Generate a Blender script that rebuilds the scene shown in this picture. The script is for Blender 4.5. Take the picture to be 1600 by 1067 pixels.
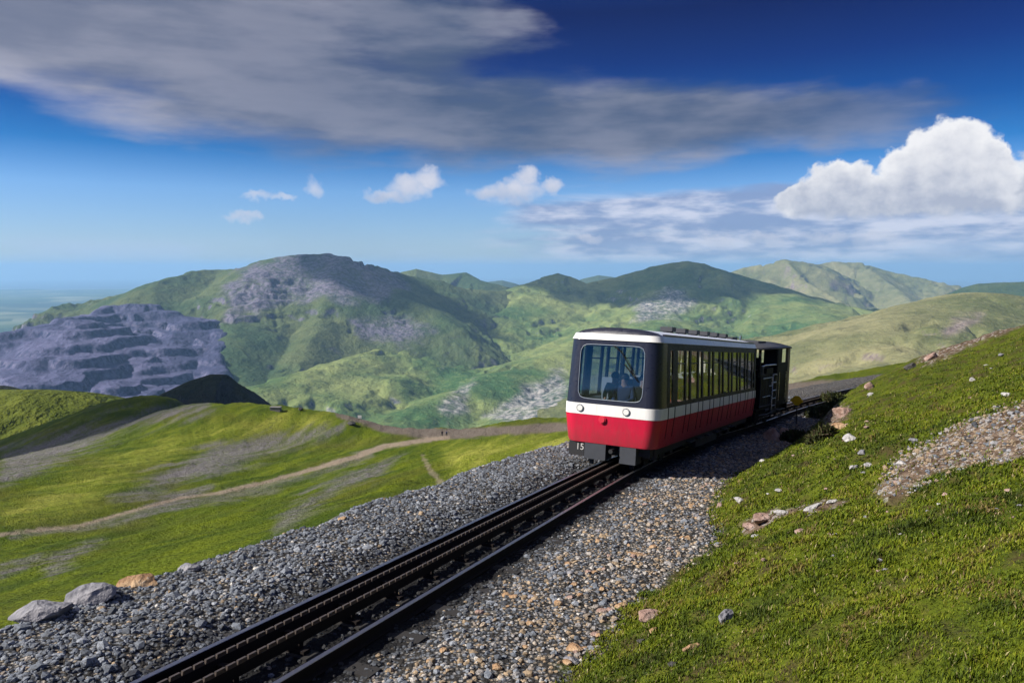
import bpy, bmesh, math, random
import numpy as np
from mathutils import Matrix, Vector

for o in list(bpy.data.objects):
    bpy.data.objects.remove(o)
SC = bpy.context.scene
COL = SC.collection
R = math.radians
random.seed(4)
RNG = np.random.default_rng(11)

# ------------------------------------------------------------------ camera
FPX, HY = 1150.0, 418.0                      # focal length in photo pixels, row of the true horizon
PITCH = math.atan((533.5 - HY) / FPX)
cam_d = bpy.data.cameras.new('camera')
cam = bpy.data.objects.new('camera', cam_d)
COL.objects.link(cam)
SC.camera = cam
cam_d.sensor_width = 36.0
cam_d.lens = 36.0 * FPX / 1600.0
cam_d.clip_start = 0.05
cam_d.clip_end = 400000.0
cam.location = (0, 0, 0)
cam.rotation_euler = (math.pi / 2 - PITCH, 0, 0)

SUN_AZ, SUN_EL = -101.0, 39.0                 # degrees clockwise from +Y, degrees above the horizon
EXPOSURE = 0.75
SUN_STRENGTH = 4.8
SKY_STRENGTH = 0.085
HAZE_DENSITY = 5.2e-5
SC.view_settings.view_transform = 'Standard'
SC.view_settings.look = 'None'
SC.view_settings.exposure = EXPOSURE
SC.view_settings.gamma = 1.0
SC.view_settings.use_curve_mapping = False
SC.cycles.use_denoising = True
SC.cycles.max_bounces = 6
SC.cycles.diffuse_bounces = 3
SC.cycles.glossy_bounces = 3
SC.cycles.transmission_bounces = 6
SC.cycles.transparent_max_bounces = 12
SC.cycles.volume_bounces = 2
SC.cycles.caustics_reflective = False
SC.cycles.caustics_refractive = False
SC.cycles.sample_clamp_indirect = 6.0
SC.cycles.use_adaptive_sampling = True
SC.cycles.adaptive_threshold = 0.02

F_ = np.array([0, math.cos(PITCH), -math.sin(PITCH)])
U_ = np.array([0, math.sin(PITCH), math.cos(PITCH)])
R_ = np.array([1.0, 0, 0])


def ray(px, py):
    return F_ + (px - 800) / FPX * R_ + (533.5 - py) / FPX * U_


def proj(P):
    P = np.asarray(P, float)
    d = np.maximum(P @ F_, 0.05)
    return 800 + FPX * (P @ R_) / d, 533.5 - FPX * (P @ U_) / d


def pt(px, py, dist):
    r = ray(px, py)
    return r * (dist / math.hypot(r[0], r[1]))


def azel(px, py):
    r = ray(px, py)
    return math.degrees(math.atan2(r[0], r[1])), math.degrees(math.atan2(r[2], math.hypot(r[0], r[1])))


# ------------------------------------------------------------------ node helper
class S:
    """a socket (or number) with arithmetic that adds Math nodes"""
    nt = None

    def __init__(s, v): s.v = v
    @staticmethod
    def link(v, sock):
        if isinstance(v, S): v = v.v
        if isinstance(v, bpy.types.NodeSocket): S.nt.links.new(v, sock)
        else: sock.default_value = v
    @staticmethod
    def m(op, *a, clamp=False):
        n = S.nt.nodes.new('ShaderNodeMath'); n.operation = op; n.use_clamp = clamp
        for i, x in enumerate(a): S.link(x, n.inputs[i])
        return S(n.outputs[0])
    def __add__(a, b): return S.m('ADD', a, b)
    __radd__ = __add__
    def __sub__(a, b): return S.m('SUBTRACT', a, b)
    def __rsub__(a, b): return S.m('SUBTRACT', b, a)
    def __mul__(a, b): return S.m('MULTIPLY', a, b)
    __rmul__ = __mul__
    def __truediv__(a, b): return S.m('DIVIDE', a, b)


def smooth(x, a, b, lo=0.0, hi=1.0):
    n = S.nt.nodes.new('ShaderNodeMapRange'); n.interpolation_type = 'SMOOTHSTEP'
    S.link(x, n.inputs[0]); n.inputs[1].default_value = a; n.inputs[2].default_value = b
    n.inputs[3].default_value = lo; n.inputs[4].default_value = hi
    return S(n.outputs[0])


def vec(x, y, z=0.0):
    n = S.nt.nodes.new('ShaderNodeCombineXYZ')
    for i, q in enumerate((x, y, z)): S.link(q, n.inputs[i])
    return S(n.outputs[0])


def sepv(v):
    n = S.nt.nodes.new('ShaderNodeSeparateXYZ'); S.link(v, n.inputs[0])
    return [S(n.outputs[i]) for i in range(3)]


def vmap(v, scale=(1, 1, 1), loc=(0, 0, 0), rot=(0, 0, 0)):
    n = S.nt.nodes.new('ShaderNodeMapping'); S.link(v, n.inputs[0])
    n.inputs[1].default_value = loc; n.inputs[2].default_value = rot; n.inputs[3].default_value = scale
    return S(n.outputs[0])


def noise(v, scale, detail=4.0, rough=0.55, dist=0.0, color=False):
    n = S.nt.nodes.new('ShaderNodeTexNoise'); S.link(v, n.inputs['Vector'])
    n.inputs['Scale'].default_value = scale; n.inputs['Detail'].default_value = detail
    n.inputs['Roughness'].default_value = rough; n.inputs['Distortion'].default_value = dist
    return S(n.outputs[1 if color else 0])


def voro(v, scale, feature='F1', out=0, rand=1.0):
    n = S.nt.nodes.new('ShaderNodeTexVoronoi'); n.feature = feature; S.link(v, n.inputs['Vector'])
    n.inputs['Scale'].default_value = scale; n.inputs['Randomness'].default_value = rand
    return S(n.outputs[out])


def mix(f, a, b):
    n = S.nt.nodes.new('ShaderNodeMix'); n.data_type = 'RGBA'; n.clamp_factor = True
    S.link(f, n.inputs[0])
    for q, i in ((a, 6), (b, 7)):
        if isinstance(q, tuple): q = tuple(q[:3]) + (1.0,)
        S.link(q, n.inputs[i])
    return S(n.outputs[2])


def ramp(f, stops):
    n = S.nt.nodes.new('ShaderNodeValToRGB'); S.link(f, n.inputs[0])
    e = n.color_ramp.elements
    while len(e) < len(stops): e.new(0.5)
    for k, (p, c) in zip(e, stops): k.position = p; k.color = tuple(c) + (1.0,)
    return S(n.outputs[0])


def attr(name, fac=True):
    n = S.nt.nodes.new('ShaderNodeAttribute'); n.attribute_name = name
    return S(n.outputs['Fac' if fac else 'Color'])


def geo(out='Position'):
    n = S.nt.nodes.new('ShaderNodeNewGeometry'); return S(n.outputs[out])


def objco():
    n = S.nt.nodes.new('ShaderNodeTexCoord'); return S(n.outputs['Object'])


def objrand():
    n = S.nt.nodes.new('ShaderNodeObjectInfo'); return S(n.outputs['Random'])


def bump(h, strength=0.5, dist=0.02):
    n = S.nt.nodes.new('ShaderNodeBump'); n.inputs['Strength'].default_value = strength
    n.inputs['Distance'].default_value = dist; S.link(h, n.inputs['Height'])
    return S(n.outputs[0])


MATS = {}


def material(name, fn):
    """fn() returns dict(color=, rough=, metal=, normal=, spec=, ...)"""
    m = bpy.data.materials.new(name); m.use_nodes = True
    S.nt = m.node_tree
    b = m.node_tree.nodes['Principled BSDF']
    d = fn()
    for k, sock in (('color', 'Base Color'), ('rough', 'Roughness'), ('metal', 'Metallic'), ('normal', 'Normal'),
                    ('spec', 'Specular IOR Level'), ('coat', 'Coat Weight'), ('sub', 'Subsurface Weight'), ('sheen', 'Sheen Weight')):
        if k in d:
            v = d[k]
            if isinstance(v, tuple): v = v[:3] + (1.0,)
            S.link(v, b.inputs[sock])
    MATS[name] = m
    return m


def plain(name, col, rough=0.5, metal=0.0, var=0.12, scale=3.0, coat=0.0, spec=0.5):
    def fn():
        p = objco()
        n = noise(p, scale, 5, 0.6)
        n2 = noise(p, scale * 9, 3, 0.6)
        dark = tuple(c * (1 - var) for c in col); lite = tuple(min(1, c * (1 + var)) for c in col)
        return dict(color=mix(n * 0.7 + n2 * 0.3, dark, lite), rough=smooth(n2, 0.3, 0.7, max(0.02, rough - 0.08), rough + 0.08),
                    metal=metal, coat=coat, spec=spec)
    return material(name, fn)


# ------------------------------------------------------------------ world: sky with clouds
def noise2(v, detail=3.0, rough=0.55, dist=0.0, color=False):
    n = S.nt.nodes.new('ShaderNodeTexNoise'); n.noise_dimensions = '2D'; S.link(v, n.inputs['Vector'])
    n.inputs['Scale'].default_value = 1.0; n.inputs['Detail'].default_value = detail
    n.inputs['Roughness'].default_value = rough; n.inputs['Distortion'].default_value = dist
    return S(n.outputs[1 if color else 0])


def vm(op, *a, out=0):
    n = S.nt.nodes.new('ShaderNodeVectorMath'); n.operation = op
    for i, x in enumerate(a): S.link(x, n.inputs[i])
    return S(n.outputs[out])


def lobes(P, items, k):
    """smooth union of ellipses; each (centre az, centre el, radius az, radius el); returns 1 - q"""
    Q = None
    for cx, cy, rx, ry in items:
        v = vm('MULTIPLY_ADD', P, (1 / rx, 1 / ry, 0), (-cx / rx, -cy / ry, 0))
        q = vm('DOT_PRODUCT', v, v, out=1)
        Q = q if Q is None else S.m('SMOOTH_MIN', Q, q, k)
    return 1.0 - Q


def pxl(items): return [azel(px, py) + (rx / 20.07, ry / 20.07) for px, py, rx, ry in items]


def make_world():
    w = bpy.data.worlds.new('World'); SC.world = w; w.use_nodes = True
    nt = w.node_tree; S.nt = nt
    bg = nt.nodes['Background']
    sky = nt.nodes.new('ShaderNodeTexSky'); sky.sky_type = 'NISHITA'; sky.sun_disc = False
    sky.sun_elevation = R(SUN_EL); sky.sun_rotation = R(SUN_AZ)
    sky.altitude = 700; sky.air_density = 1.0; sky.dust_density = 0.25; sky.ozone_density = 2.0
    tc = nt.nodes.new('ShaderNodeTexCoord')
    x, y, z = sepv(S(tc.outputs['Generated']))
    az = S.m('ARCTAN2', x, y) * (180 / math.pi)
    el = S.m('ARCSINE', z) * (180 / math.pi)
    P = vec(az, el, 0.0)
    K = 1.0 / SKY_STRENGTH
    def col(r, g, b): return (r * K, g * K, b * K)
    # the clear sky deepens from a pale horizon; last stop lightened to fill shadows
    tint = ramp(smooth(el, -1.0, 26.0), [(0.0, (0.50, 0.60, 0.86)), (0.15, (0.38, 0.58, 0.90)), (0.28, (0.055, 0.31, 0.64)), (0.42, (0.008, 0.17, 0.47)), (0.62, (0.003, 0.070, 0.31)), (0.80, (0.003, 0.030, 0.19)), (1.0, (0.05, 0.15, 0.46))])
    c = vm('MULTIPLY', S(sky.outputs[0]), tint)

    # --- grey deck, feathered along the wind
    warp = noise2(vmap(P, (0.10, 0.30, 1)), 5, 0.55, 0.0, True)
    W2 = vm('MULTIPLY_ADD', vm('SUBTRACT', warp, (0.5, 0.5, 0.5)), (9.0, 2.6, 0.0), P)
    H = lobes(W2, pxl([(300, 50, 350, 130), (60, 40, 200, 90), (470, 150, 300, 100), (700, 175, 320, 84), (960, 195, 330, 70), (1230, 185, 270, 46), (660, 60, 180, 100)]), 0.4)
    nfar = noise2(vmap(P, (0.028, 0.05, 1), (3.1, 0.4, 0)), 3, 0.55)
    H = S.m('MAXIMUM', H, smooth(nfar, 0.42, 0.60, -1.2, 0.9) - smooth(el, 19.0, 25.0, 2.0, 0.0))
    dn = noise2(vmap(P, (0.070, 0.30, 1), (1.7, 2.2, 0)), 5, 0.55)
    fs = noise2(vmap(P, (0.13, 1.10, 1), (5.1, 0.2, 0), (0, 0, 0.10)), 4, 0.6)
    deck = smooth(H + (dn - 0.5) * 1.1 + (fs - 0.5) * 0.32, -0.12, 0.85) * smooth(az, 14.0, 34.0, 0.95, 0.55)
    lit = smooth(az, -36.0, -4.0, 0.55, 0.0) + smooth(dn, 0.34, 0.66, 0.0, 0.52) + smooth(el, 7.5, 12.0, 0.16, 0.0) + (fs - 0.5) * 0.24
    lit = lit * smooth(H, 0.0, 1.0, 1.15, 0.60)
    c = mix(deck, c, mix(smooth(el, 20.0, 34.0), mix(lit, col(0.045, 0.066, 0.122), col(0.255, 0.255, 0.305)), mix(dn, col(0.26, 0.27, 0.31), col(0.56, 0.555, 0.565))))  # overhead cloud beyond the view, made wider and brighter to lift the shadows

    # --- low stratus bands above the mountains, thicker to the right
    bn = noise2(vmap(P, (0.075, 0.60, 1), (4.4, 0, 0)), 4, 0.55, 0.3)
    gate = smooth(el, -0.6, 0.6) * smooth(el, 4.4, 7.4, 1.0, 0.0) * smooth(az, -9.0, 12.0)
    band = smooth(bn + gate * 0.62, 0.62, 1.0) * smooth(gate, 0.0, 0.55)
    c = mix(band * 0.9, c, mix(smooth(noise2(vmap(P, (0.2, 0.8, 1), (0, 7, 0)), 4, 0.55), 0.36, 0.68), col(0.15, 0.20, 0.34), col(0.42, 0.43, 0.51)))
    low = smooth(dn, 0.40, 0.60) * smooth(el, 0.0, 0.7) * smooth(el, 1.1, 2.4, 1.0, 0.0)
    c = mix(low * 0.5, c, col(0.30, 0.37, 0.50))

    # --- cumulus: unions of round lobes with noise-eaten edges, brighter on top
    wv = noise2(vmap(P, (0.60, 0.66, 1)), 5, 0.58, 0.0, True)
    CP = vm('MULTIPLY_ADD', vm('SUBTRACT', wv, (0.5, 0.5, 0.5)), (1.9, 1.7, 0.0), P)
    _, _, uz = sepv(wv)
    def cumulus(c, blobs, soft, floor_py, bright, grey, amount, tall, relief=0.8):
        f = lobes(CP, pxl(blobs), 0.10)
        _, ef = azel(800, floor_py)
        alpha = smooth(f, 0.0, soft)
        if tall > 2: alpha = alpha * smooth(el + (uz - 0.5) * 1.0, ef - 0.3, ef + 0.4)
        shade = smooth(f, 0.9, 0.0, 0.0, 0.42) + smooth(el, ef, ef + tall, 0.0, 0.5) + (uz - 0.5) * relief + 0.06
        cc = ramp(shade, [(0.0, grey), (0.42, tuple(0.42 * g + 0.58 * b for g, b in zip(grey, bright))), (0.80, bright)])
        return mix(alpha * amount, c, cc)
    G = col(0.27, 0.29, 0.36); B = col(0.56, 0.555, 0.565)
    G2 = col(0.27, 0.31, 0.41); B2 = col(0.47, 0.46, 0.50)
    c = cumulus(c, [(640, 292, 44, 22), (668, 280, 32, 20), (602, 306, 36, 13), (800, 297, 62, 22), (822, 276, 24, 21), (772, 302, 46, 17), (862, 291, 26, 15)], 1.1, 318, B2, G2, 0.95, 1.8)
    c = cumulus(c, [(493, 296, 20, 21), (405, 306, 32, 10), (440, 310, 22, 7), (378, 341, 26, 10), (392, 335, 16, 8), (925, 371, 26, 9), (1000, 393, 26, 7), (1125, 377, 34, 11), (1200, 373, 36, 11),
                    (1365, 373, 40, 16), (1290, 371, 42, 11), (1480, 401, 52, 12), (1560, 412, 56, 10), (1420, 409, 46, 8)], 1.3, 405, B2, G2, 0.72, 2.0)
    c = cumulus(c, [(1600, 300, 52, 40), (1650, 290, 60, 60)], 0.5, 345, tuple(0.85 * q for q in B), G, 1.0, 4.5)
    c = cumulus(c, [(1484, 240, 62, 48), (1432, 272, 54, 44), (1500, 286, 76, 48), (1532, 248, 34, 34), (1400, 312, 92, 40), (1310, 292, 54, 40), (1262, 316, 46, 30), (1480, 325, 96, 34), (1350, 328, 120, 26)],
                0.34, 347, B, G, 1.0, 5.0, 0.9)
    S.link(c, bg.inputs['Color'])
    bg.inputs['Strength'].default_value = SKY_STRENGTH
    w.cycles.sampling_method = 'MANUAL'; w.cycles.sample_map_resolution = 512


make_world()
sun_d = bpy.data.lights.new('sun', 'SUN'); sun_d.energy = SUN_STRENGTH; sun_d.angle = R(0.55); sun_d.color = (1.0, 0.94, 0.84)
sun = bpy.data.objects.new('sun', sun_d); COL.objects.link(sun)
_sv = Vector((math.sin(R(SUN_AZ)) * math.cos(R(SUN_EL)), math.cos(R(SUN_AZ)) * math.cos(R(SUN_EL)), math.sin(R(SUN_EL))))
sun.rotation_euler = _sv.to_track_quat('Z', 'Y').to_euler()

# ------------------------------------------------------------------ numpy noise and mesh helpers
_perm = np.random.default_rng(3).permutation(4096)
_gang = np.random.default_rng(5).uniform(0, 2 * np.pi, 4096)


def pnoise(x, y, seed=0):
    xi = np.floor(x).astype(np.int64); yi = np.floor(y).astype(np.int64)
    xf = x - xi; yf = y - yi
    u = xf * xf * xf * (xf * (xf * 6 - 15) + 10); v = yf * yf * yf * (yf * (yf * 6 - 15) + 10)
    def g(ix, iy, fx, fy):
        h = _gang[_perm[(_perm[(ix + seed * 131) & 4095] + iy) & 4095]]
        return np.cos(h) * fx + np.sin(h) * fy
    a = g(xi, yi, xf, yf); b = g(xi + 1, yi, xf - 1, yf); c = g(xi, yi + 1, xf, yf - 1); d = g(xi + 1, yi + 1, xf - 1, yf - 1)
    return (a + u * (b - a) + v * (c - a) + u * v * (a - b - c + d)) * 1.5


def fbm(x, y, octs=5, seed=0, gain=0.5):
    t = 0; a = 1.0; f = 1.0
    for i in range(octs):
        t = t + a * pnoise(x * f, y * f, seed + i); a *= gain; f *= 2.03
    return t


def ridged(x, y, octs=5, seed=0, gain=0.5):
    t = 0; a = 1.0; f = 1.0
    for i in range(octs):
        t = t + a * (1 - 2 * np.abs(pnoise(x * f, y * f, seed + i))); a *= gain; f *= 2.07
    return t


def sstep(x, a, b):
    t = np.clip((x - a) / (b - a), 0, 1); return t * t * (3 - 2 * t)


def put(o, parent=None, **props):
    COL.objects.link(o)
    if parent is not None: o.parent = parent
    for k, v in props.items(): o[k] = v
    return o


def tag(o, label=None, category=None, group=None, kind=None):
    for k, v in (('label', label), ('category', category), ('group', group), ('kind', kind)):
        if v: o[k] = v
    return o


def empty(name, mat=None, **kw):
    o = bpy.data.objects.new(name, None); COL.objects.link(o); o.empty_display_size = 0.2
    if mat is not None: o.matrix_world = mat
    return tag(o, **kw)


def np_mesh(name, V, faces, mat, smooth_=True, attrs=None, parent=None):
    """faces: (n,3) or (n,4) integer array"""
    V = np.ascontiguousarray(V, np.float32); faces = np.ascontiguousarray(faces, np.int32)
    k = faces.shape[1]
    me = bpy.data.meshes.new(name)
    me.vertices.add(len(V)); me.vertices.foreach_set('co', V.ravel())
    me.loops.add(faces.size); me.loops.foreach_set('vertex_index', faces.ravel())
    me.polygons.add(len(faces)); me.polygons.foreach_set('loop_start', np.arange(0, faces.size, k, dtype=np.int32))
    me.polygons.foreach_set('loop_total', np.full(len(faces), k, np.int32))
    me.polygons.foreach_set('use_smooth', np.full(len(faces), smooth_))
    me.update(calc_edges=True)
    for n, a in (attrs or {}).items():
        at = me.attributes.new(n, 'FLOAT', 'POINT'); at.data.foreach_set('value', np.ascontiguousarray(a, np.float32).ravel())
    me.materials.append(MATS[mat])
    o = bpy.data.objects.new(name, me)
    return put(o, parent)


def grid_faces(nu, nv):
    i = np.arange(nu * nv).reshape(nu, nv)
    return np.stack([i[:-1, :-1], i[1:, :-1], i[1:, 1:], i[:-1, 1:]], -1).reshape(-1, 4)


def seg_dist(qx, qy, pts):
    """distance in 2-D to a polyline, and the parameter (index along it)"""
    best = np.full(np.shape(qx), 1e18); par = np.zeros(np.shape(qx))
    for i in range(len(pts) - 1):
        ax, ay = pts[i][:2]; bx, by = pts[i + 1][:2]
        dx, dy = bx - ax, by - ay
        t = np.clip(((qx - ax) * dx + (qy - ay) * dy) / (dx * dx + dy * dy + 1e-12), 0, 1)
        d = (qx - ax - t * dx) ** 2 + (qy - ay - t * dy) ** 2
        m = d < best
        best = np.where(m, d, best); par = np.where(m, i + t, par)
    return np.sqrt(best), par


def in_poly(qx, qy, poly):
    """signed distance in photo pixels, positive inside"""
    d, _ = seg_dist(qx, qy, list(poly) + [poly[0]])
    ins = np.zeros(np.shape(qx), bool)
    n = len(poly)
    for i in range(n):
        x0, y0 = poly[i]; x1, y1 = poly[(i + 1) % n]
        c = ((y0 > qy) != (y1 > qy)) & (qx < (x1 - x0) * (qy - y0) / (y1 - y0 + 1e-9) + x0)
        ins ^= c
    return np.where(ins, d, -d)


# ------------------------------------------------------------------ the line of the track (fitted to the rails in the photo)
_d = ray(1318, 541); _d = _d / np.linalg.norm(_d)
AZ0 = math.atan2(_d[0], _d[1])
_e = np.array([math.cos(AZ0), -math.sin(AZ0), 0])
_a = ray(432.5, 1065); _b = ray(219, 1061)
_t = np.linalg.solve(np.stack([_a, -_b, -_d], 1), 1.0 * _e)
C0 = _a * _t[0] - 0.5 * _e
GR0 = _d[2] / math.hypot(_d[0], _d[1])
TS = np.arange(-16, 110, 0.1)
TAZ = AZ0 + np.radians(.65 * np.clip(TS - 10, 0, 10) + .9 * np.clip(TS - 20, 0, 14) + .3 * np.clip(TS - 34, 0, 99))
_g = np.interp(TS, [8, 14, 22, 28], [GR0, -.108, -.108, -.035])
TP = np.cumsum(np.stack([np.sin(TAZ), np.cos(TAZ), _g], 1) * 0.1, 0)
TP = TP - TP[np.argmin(abs(TS))] + C0


def track_pos(s):
    return np.stack([np.interp(s, TS, TP[:, i]) for i in range(3)], -1)


def track_xyz(s, l, h=0.0):
    P = track_pos(s); a = np.interp(s, TS, TAZ)
    return np.stack([P[..., 0] + l * np.cos(a), P[..., 1] - l * np.sin(a), P[..., 2] + h], -1)


# ------------------------------------------------------------------ near ground: ballast, gravel and bank, in (along track, across track)
def left_edge(s): return -2.45 + 0.14 * pnoise(s * 0.45, s * 0 + 3.3, 7) + 0.10 * pnoise(s * 1.3, s * 0 + 1.3, 8)


def grass_edge(s):
    e = np.interp(s, [-8, 0, 1.4, 2.6, 3.7, 5.2, 6.8, 8.0, 9, 12, 16, 22, 30, 40, 80], [2.5, 2.5, 2.5, 2.6, 2.6, 2.9, 3.05, 2.8, 2.55, 2.4, 2.75, 2.7, 1.75, 1.5, 1.5])
    return e + 0.10 * pnoise(s * 1.7, s * 0 + 9.1, 9)


def near_h(s, l, fine=True):
    """height of the ground above the rail tops"""
    x = pnoise(s * 0.9, l * 0.9, 20); x2 = pnoise(s * 2.6, l * 2.6, 21)
    h = np.full(np.shape(l), -0.15)
    h = h + 0.13 * sstep(-l, 0.72, 1.35) + 0.06 * sstep(l, 0.8, 1.6)
    le = left_edge(s); ge = grass_edge(s)
    k = np.maximum(0, le - l)
    h = h - np.minimum(0.30 * k + 0.42 * k * np.minimum(k, 1.0), 0.75 * k)
    b = np.maximum(0, l - ge)
    top = np.interp(s, [-6, 0, 8, 16, 25, 36, 50], [4.2, 5.0, 6.8, 8.2, 9.0, 9.0, 9.0])
    sl = np.interp(s, [0, 8, 14, 24, 40], [.66, .65, .60, .54, .50])
    bank = top * (1 - np.exp(-b * sl / top)) * sstep(b, -0.01, 0.5)
    bank = bank + np.interp(s, [14, 24, 32, 44], [0, .5, 1.1, 1.3]) * (1 - np.exp(-b / 0.9))
    h = h + bank
    on = sstep(b, 0.0, 1.0)
    h = h + on * (0.13 * x + 0.05 * x2 + 0.30 * pnoise(s * 0.22, l * 0.3, 25) * sstep(b, 1, 4))
    h = h + (1 - on) * 0.025 * x2
    if fine:
        h = h + on * 0.028 * fbm(s * 7, l * 7, 3, 30) + (1 - on) * 0.012 * fbm(s * 11, l * 11, 2, 33)
    return h


def near_xyz(s, l): return track_xyz(s, l, near_h(s, l))


def to_sl(x, y):
    x = np.atleast_1d(x); y = np.atleast_1d(y)
    d = (TP[None, ::2, 0] - x[:, None]) ** 2 + (TP[None, ::2, 1] - y[:, None]) ** 2
    i = np.argmin(d, 1) * 2
    a = TAZ[i]; rx = x - TP[i, 0]; ry = y - TP[i, 1]
    return TS[i] + rx * np.sin(a) + ry * np.cos(a), rx * np.cos(a) - ry * np.sin(a)


def near_z(x, y):
    s, l = to_sl(x, y)
    return near_xyz(s, l)[:, 2]


def hit_near(px, py, tmin=2.0, tmax=70.0):
    r = ray(px, py); t = np.linspace(tmin, tmax, 160)
    for _ in range(2):
        P = r[None] * t[:, None]
        z = near_z(P[:, 0], P[:, 1])
        k = max(1, int(np.argmax(P[:, 2] < z)))
        if _ == 0: t = np.linspace(t[k - 1], t[k], 40)
    return np.array([P[k, 0], P[k, 1], z[k]]), t[k]


DIRT = [(1366, 768), (1392, 722), (1430, 694), (1490, 668), (1550, 640), (1640, 615), (1640, 706), (1560, 722), (1490, 738), (1440, 760), (1395, 782)]
OUTC = [[(1150, 815), (1185, 800), (1240, 790), (1245, 800), (1205, 822), (1160, 830)], [(1235, 800), (1290, 780), (1320, 785), (1260, 806)],
        [(1430, 560), (1480, 535), (1540, 515), (1610, 490), (1610, 505), (1530, 535), (1450, 572)], [(1290, 640), (1320, 630), (1330, 650), (1300, 668), (1285, 665)],
        [(1190, 690), (1215, 672), (1240, 668), (1235, 690), (1200, 705)]]


def make_near_ground():
    s = np.concatenate([np.arange(-9, 3, .06), np.geomspace(1, 1 + 62, 330) + 2.0])
    l = np.concatenate([-np.geomspace(.6, 11, 26)[::-1] - 2.6, np.arange(-3.15, 5.4, .055), np.geomspace(.06, 30, 120) + 5.35])
    sg, lg = np.meshgrid(s, l, indexing='ij')
    V = near_xyz(sg, lg).reshape(-1, 3)
    px, py = proj(V)
    nz = fbm(V[:, 0] * 1.3, V[:, 1] * 1.3, 3, 50) * 14
    dirt = sstep(in_poly(px, py, DIRT) + nz, -8, 14)
    for q in OUTC: dirt = np.maximum(dirt, sstep(in_poly(px, py, q) + nz * 0.6, -4, 6))
    sf, lf = sg.ravel(), lg.ravel()
    n1 = fbm(sf * 1.6, lf * 1.6, 4, 60)
    grass = sstep(lf - grass_edge(sf) + 0.22 * n1, -0.05, 0.22)
    grass = np.maximum(grass, sstep(left_edge(sf) - lf + 0.1 * n1, 0.15, 0.5))
    oil = sstep(-np.abs(lf - 0.0) + 0.05 * n1, -0.95, -0.72)
    ok = V @ F_ > 0.3
    bare = sstep(fbm(sf * 1.7 + 3, lf * 2.3, 4, 140), 0.12, 0.5)
    return np_mesh('ground', V, grid_faces(len(s), len(l)), 'near_ground', True, dict(grass=grass, dirt=np.where(ok, dirt, 0), oil=oil, bare=bare))


def m_near():
    p = geo()
    gr = attr('grass'); di = attr('dirt'); oil = attr('oil')
    n1 = noise(p, 1.1, 5, 0.6); n2 = noise(p, 6.0, 4, 0.6); n3 = noise(p, 38.0, 3, 0.6)
    v = voro(p, 22.0, out=1); vd = voro(p, 22.0)
    vx, _, _ = sepv(v)
    stone = ramp(vx, [(0.0, (0.07, 0.077, 0.09)), (0.5, (0.20, 0.21, 0.23)), (0.8, (0.26, 0.21, 0.15)), (1.0, (0.38, 0.36, 0.33))])
    stone = mix(smooth(vd, 0.25, 0.6), stone, (0.03, 0.028, 0.026))
    stone = mix(oil, stone, (0.012, 0.012, 0.013))
    green = mix(smooth(n1, 0.35, 0.65), (0.040, 0.058, 0.004), (0.092, 0.115, 0.006))
    green = mix(smooth(n2, 0.5, 0.75), green, (0.085, 0.080, 0.015))
    green = mix(smooth(n3, 0.55, 0.8), green, (0.028, 0.030, 0.008))
    earth = mix(smooth(n2, 0.35, 0.7), (0.060, 0.038, 0.024), (0.17, 0.120, 0.088))
    v2 = voro(p, 13.0, out=1); e1, _, _ = sepv(v2)
    earth = mix(smooth(e1, 0.7, 1.0), earth, (0.32, 0.29, 0.27))
    green = mix(attr('bare') * smooth(n2, 0.35, 0.6, 0.35, 0.9), green, mix(n3, (0.030, 0.026, 0.008), (0.085, 0.060, 0.025)))
    c = mix(gr, stone, green)
    c = mix(di, c, earth)
    h = n3 * 0.5 + n2 + vd * 0.5
    return dict(color=c, rough=0.95, spec=0.15, normal=bump(h, 1.0, 0.05))


material('near_ground', m_near)


# loose stones of the ballast bed: thousands of small faceted stones, one object each bed
def ico():
    bm = bmesh.new(); bmesh.ops.create_icosphere(bm, subdivisions=1, radius=1.0)
    V = np.array([v.co[:] for v in bm.verts]); Fc = np.array([[v.index for v in f.verts] for f in bm.faces]); bm.free()
    return V, Fc


ICO_V, ICO_F = ico()


def stone_field(name, P, size, tone, label, mat):
    n = len(P); rng = np.random.default_rng(len(P))
    q = rng.normal(size=(n, 4)); q /= np.linalg.norm(q, axis=1)[:, None]
    w, x, y, z = q.T
    M = np.stack([1 - 2 * (y * y + z * z), 2 * (x * y - z * w), 2 * (x * z + y * w), 2 * (x * y + z * w), 1 - 2 * (x * x + z * z), 2 * (y * z - x * w),
                  2 * (x * z - y * w), 2 * (y * z + x * w), 1 - 2 * (x * x + y * y)], -1).reshape(n, 3, 3)
    sc = size[:, None] * rng.uniform(0.55, 1.15, (n, 3))
    nv = len(ICO_V)
    V = ICO_V[None] * (1 + rng.uniform(-0.22, 0.22, (n, nv, 1)))
    V = np.einsum('nij,nvj->nvi', M, V * sc[:, None, :])
    V[:, :, 2] *= 0.75
    V = V + P[:, None, :]
    Fc = (ICO_F[None] + (np.arange(n) * nv)[:, None, None]).reshape(-1, 3)
    o = np_mesh(name, V.reshape(-1, 3), Fc, mat, False, dict(tone=np.repeat(tone, nv)))
    return tag(o, label, 'gravel', kind='stuff')


def m_stone():
    t = attr('tone'); p = geo()
    n = noise(p, 60.0, 3, 0.6)
    c = ramp(t, [(0.0, (0.012, 0.012, 0.013)), (0.12, (0.050, 0.056, 0.068)), (0.40, (0.165, 0.185, 0.220)), (0.62, (0.31, 0.33, 0.37)), (0.72, (0.25, 0.185, 0.12)),
                 (0.84, (0.40, 0.29, 0.18)), (0.92, (0.42, 0.39, 0.36)), (1.0, (0.62, 0.59, 0.54))])
    c = mix(smooth(n, 0.4, 0.75), c, (0.05, 0.048, 0.046))
    return dict(color=c, rough=0.85, spec=0.25)


material('ballast_stone', m_stone)


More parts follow.
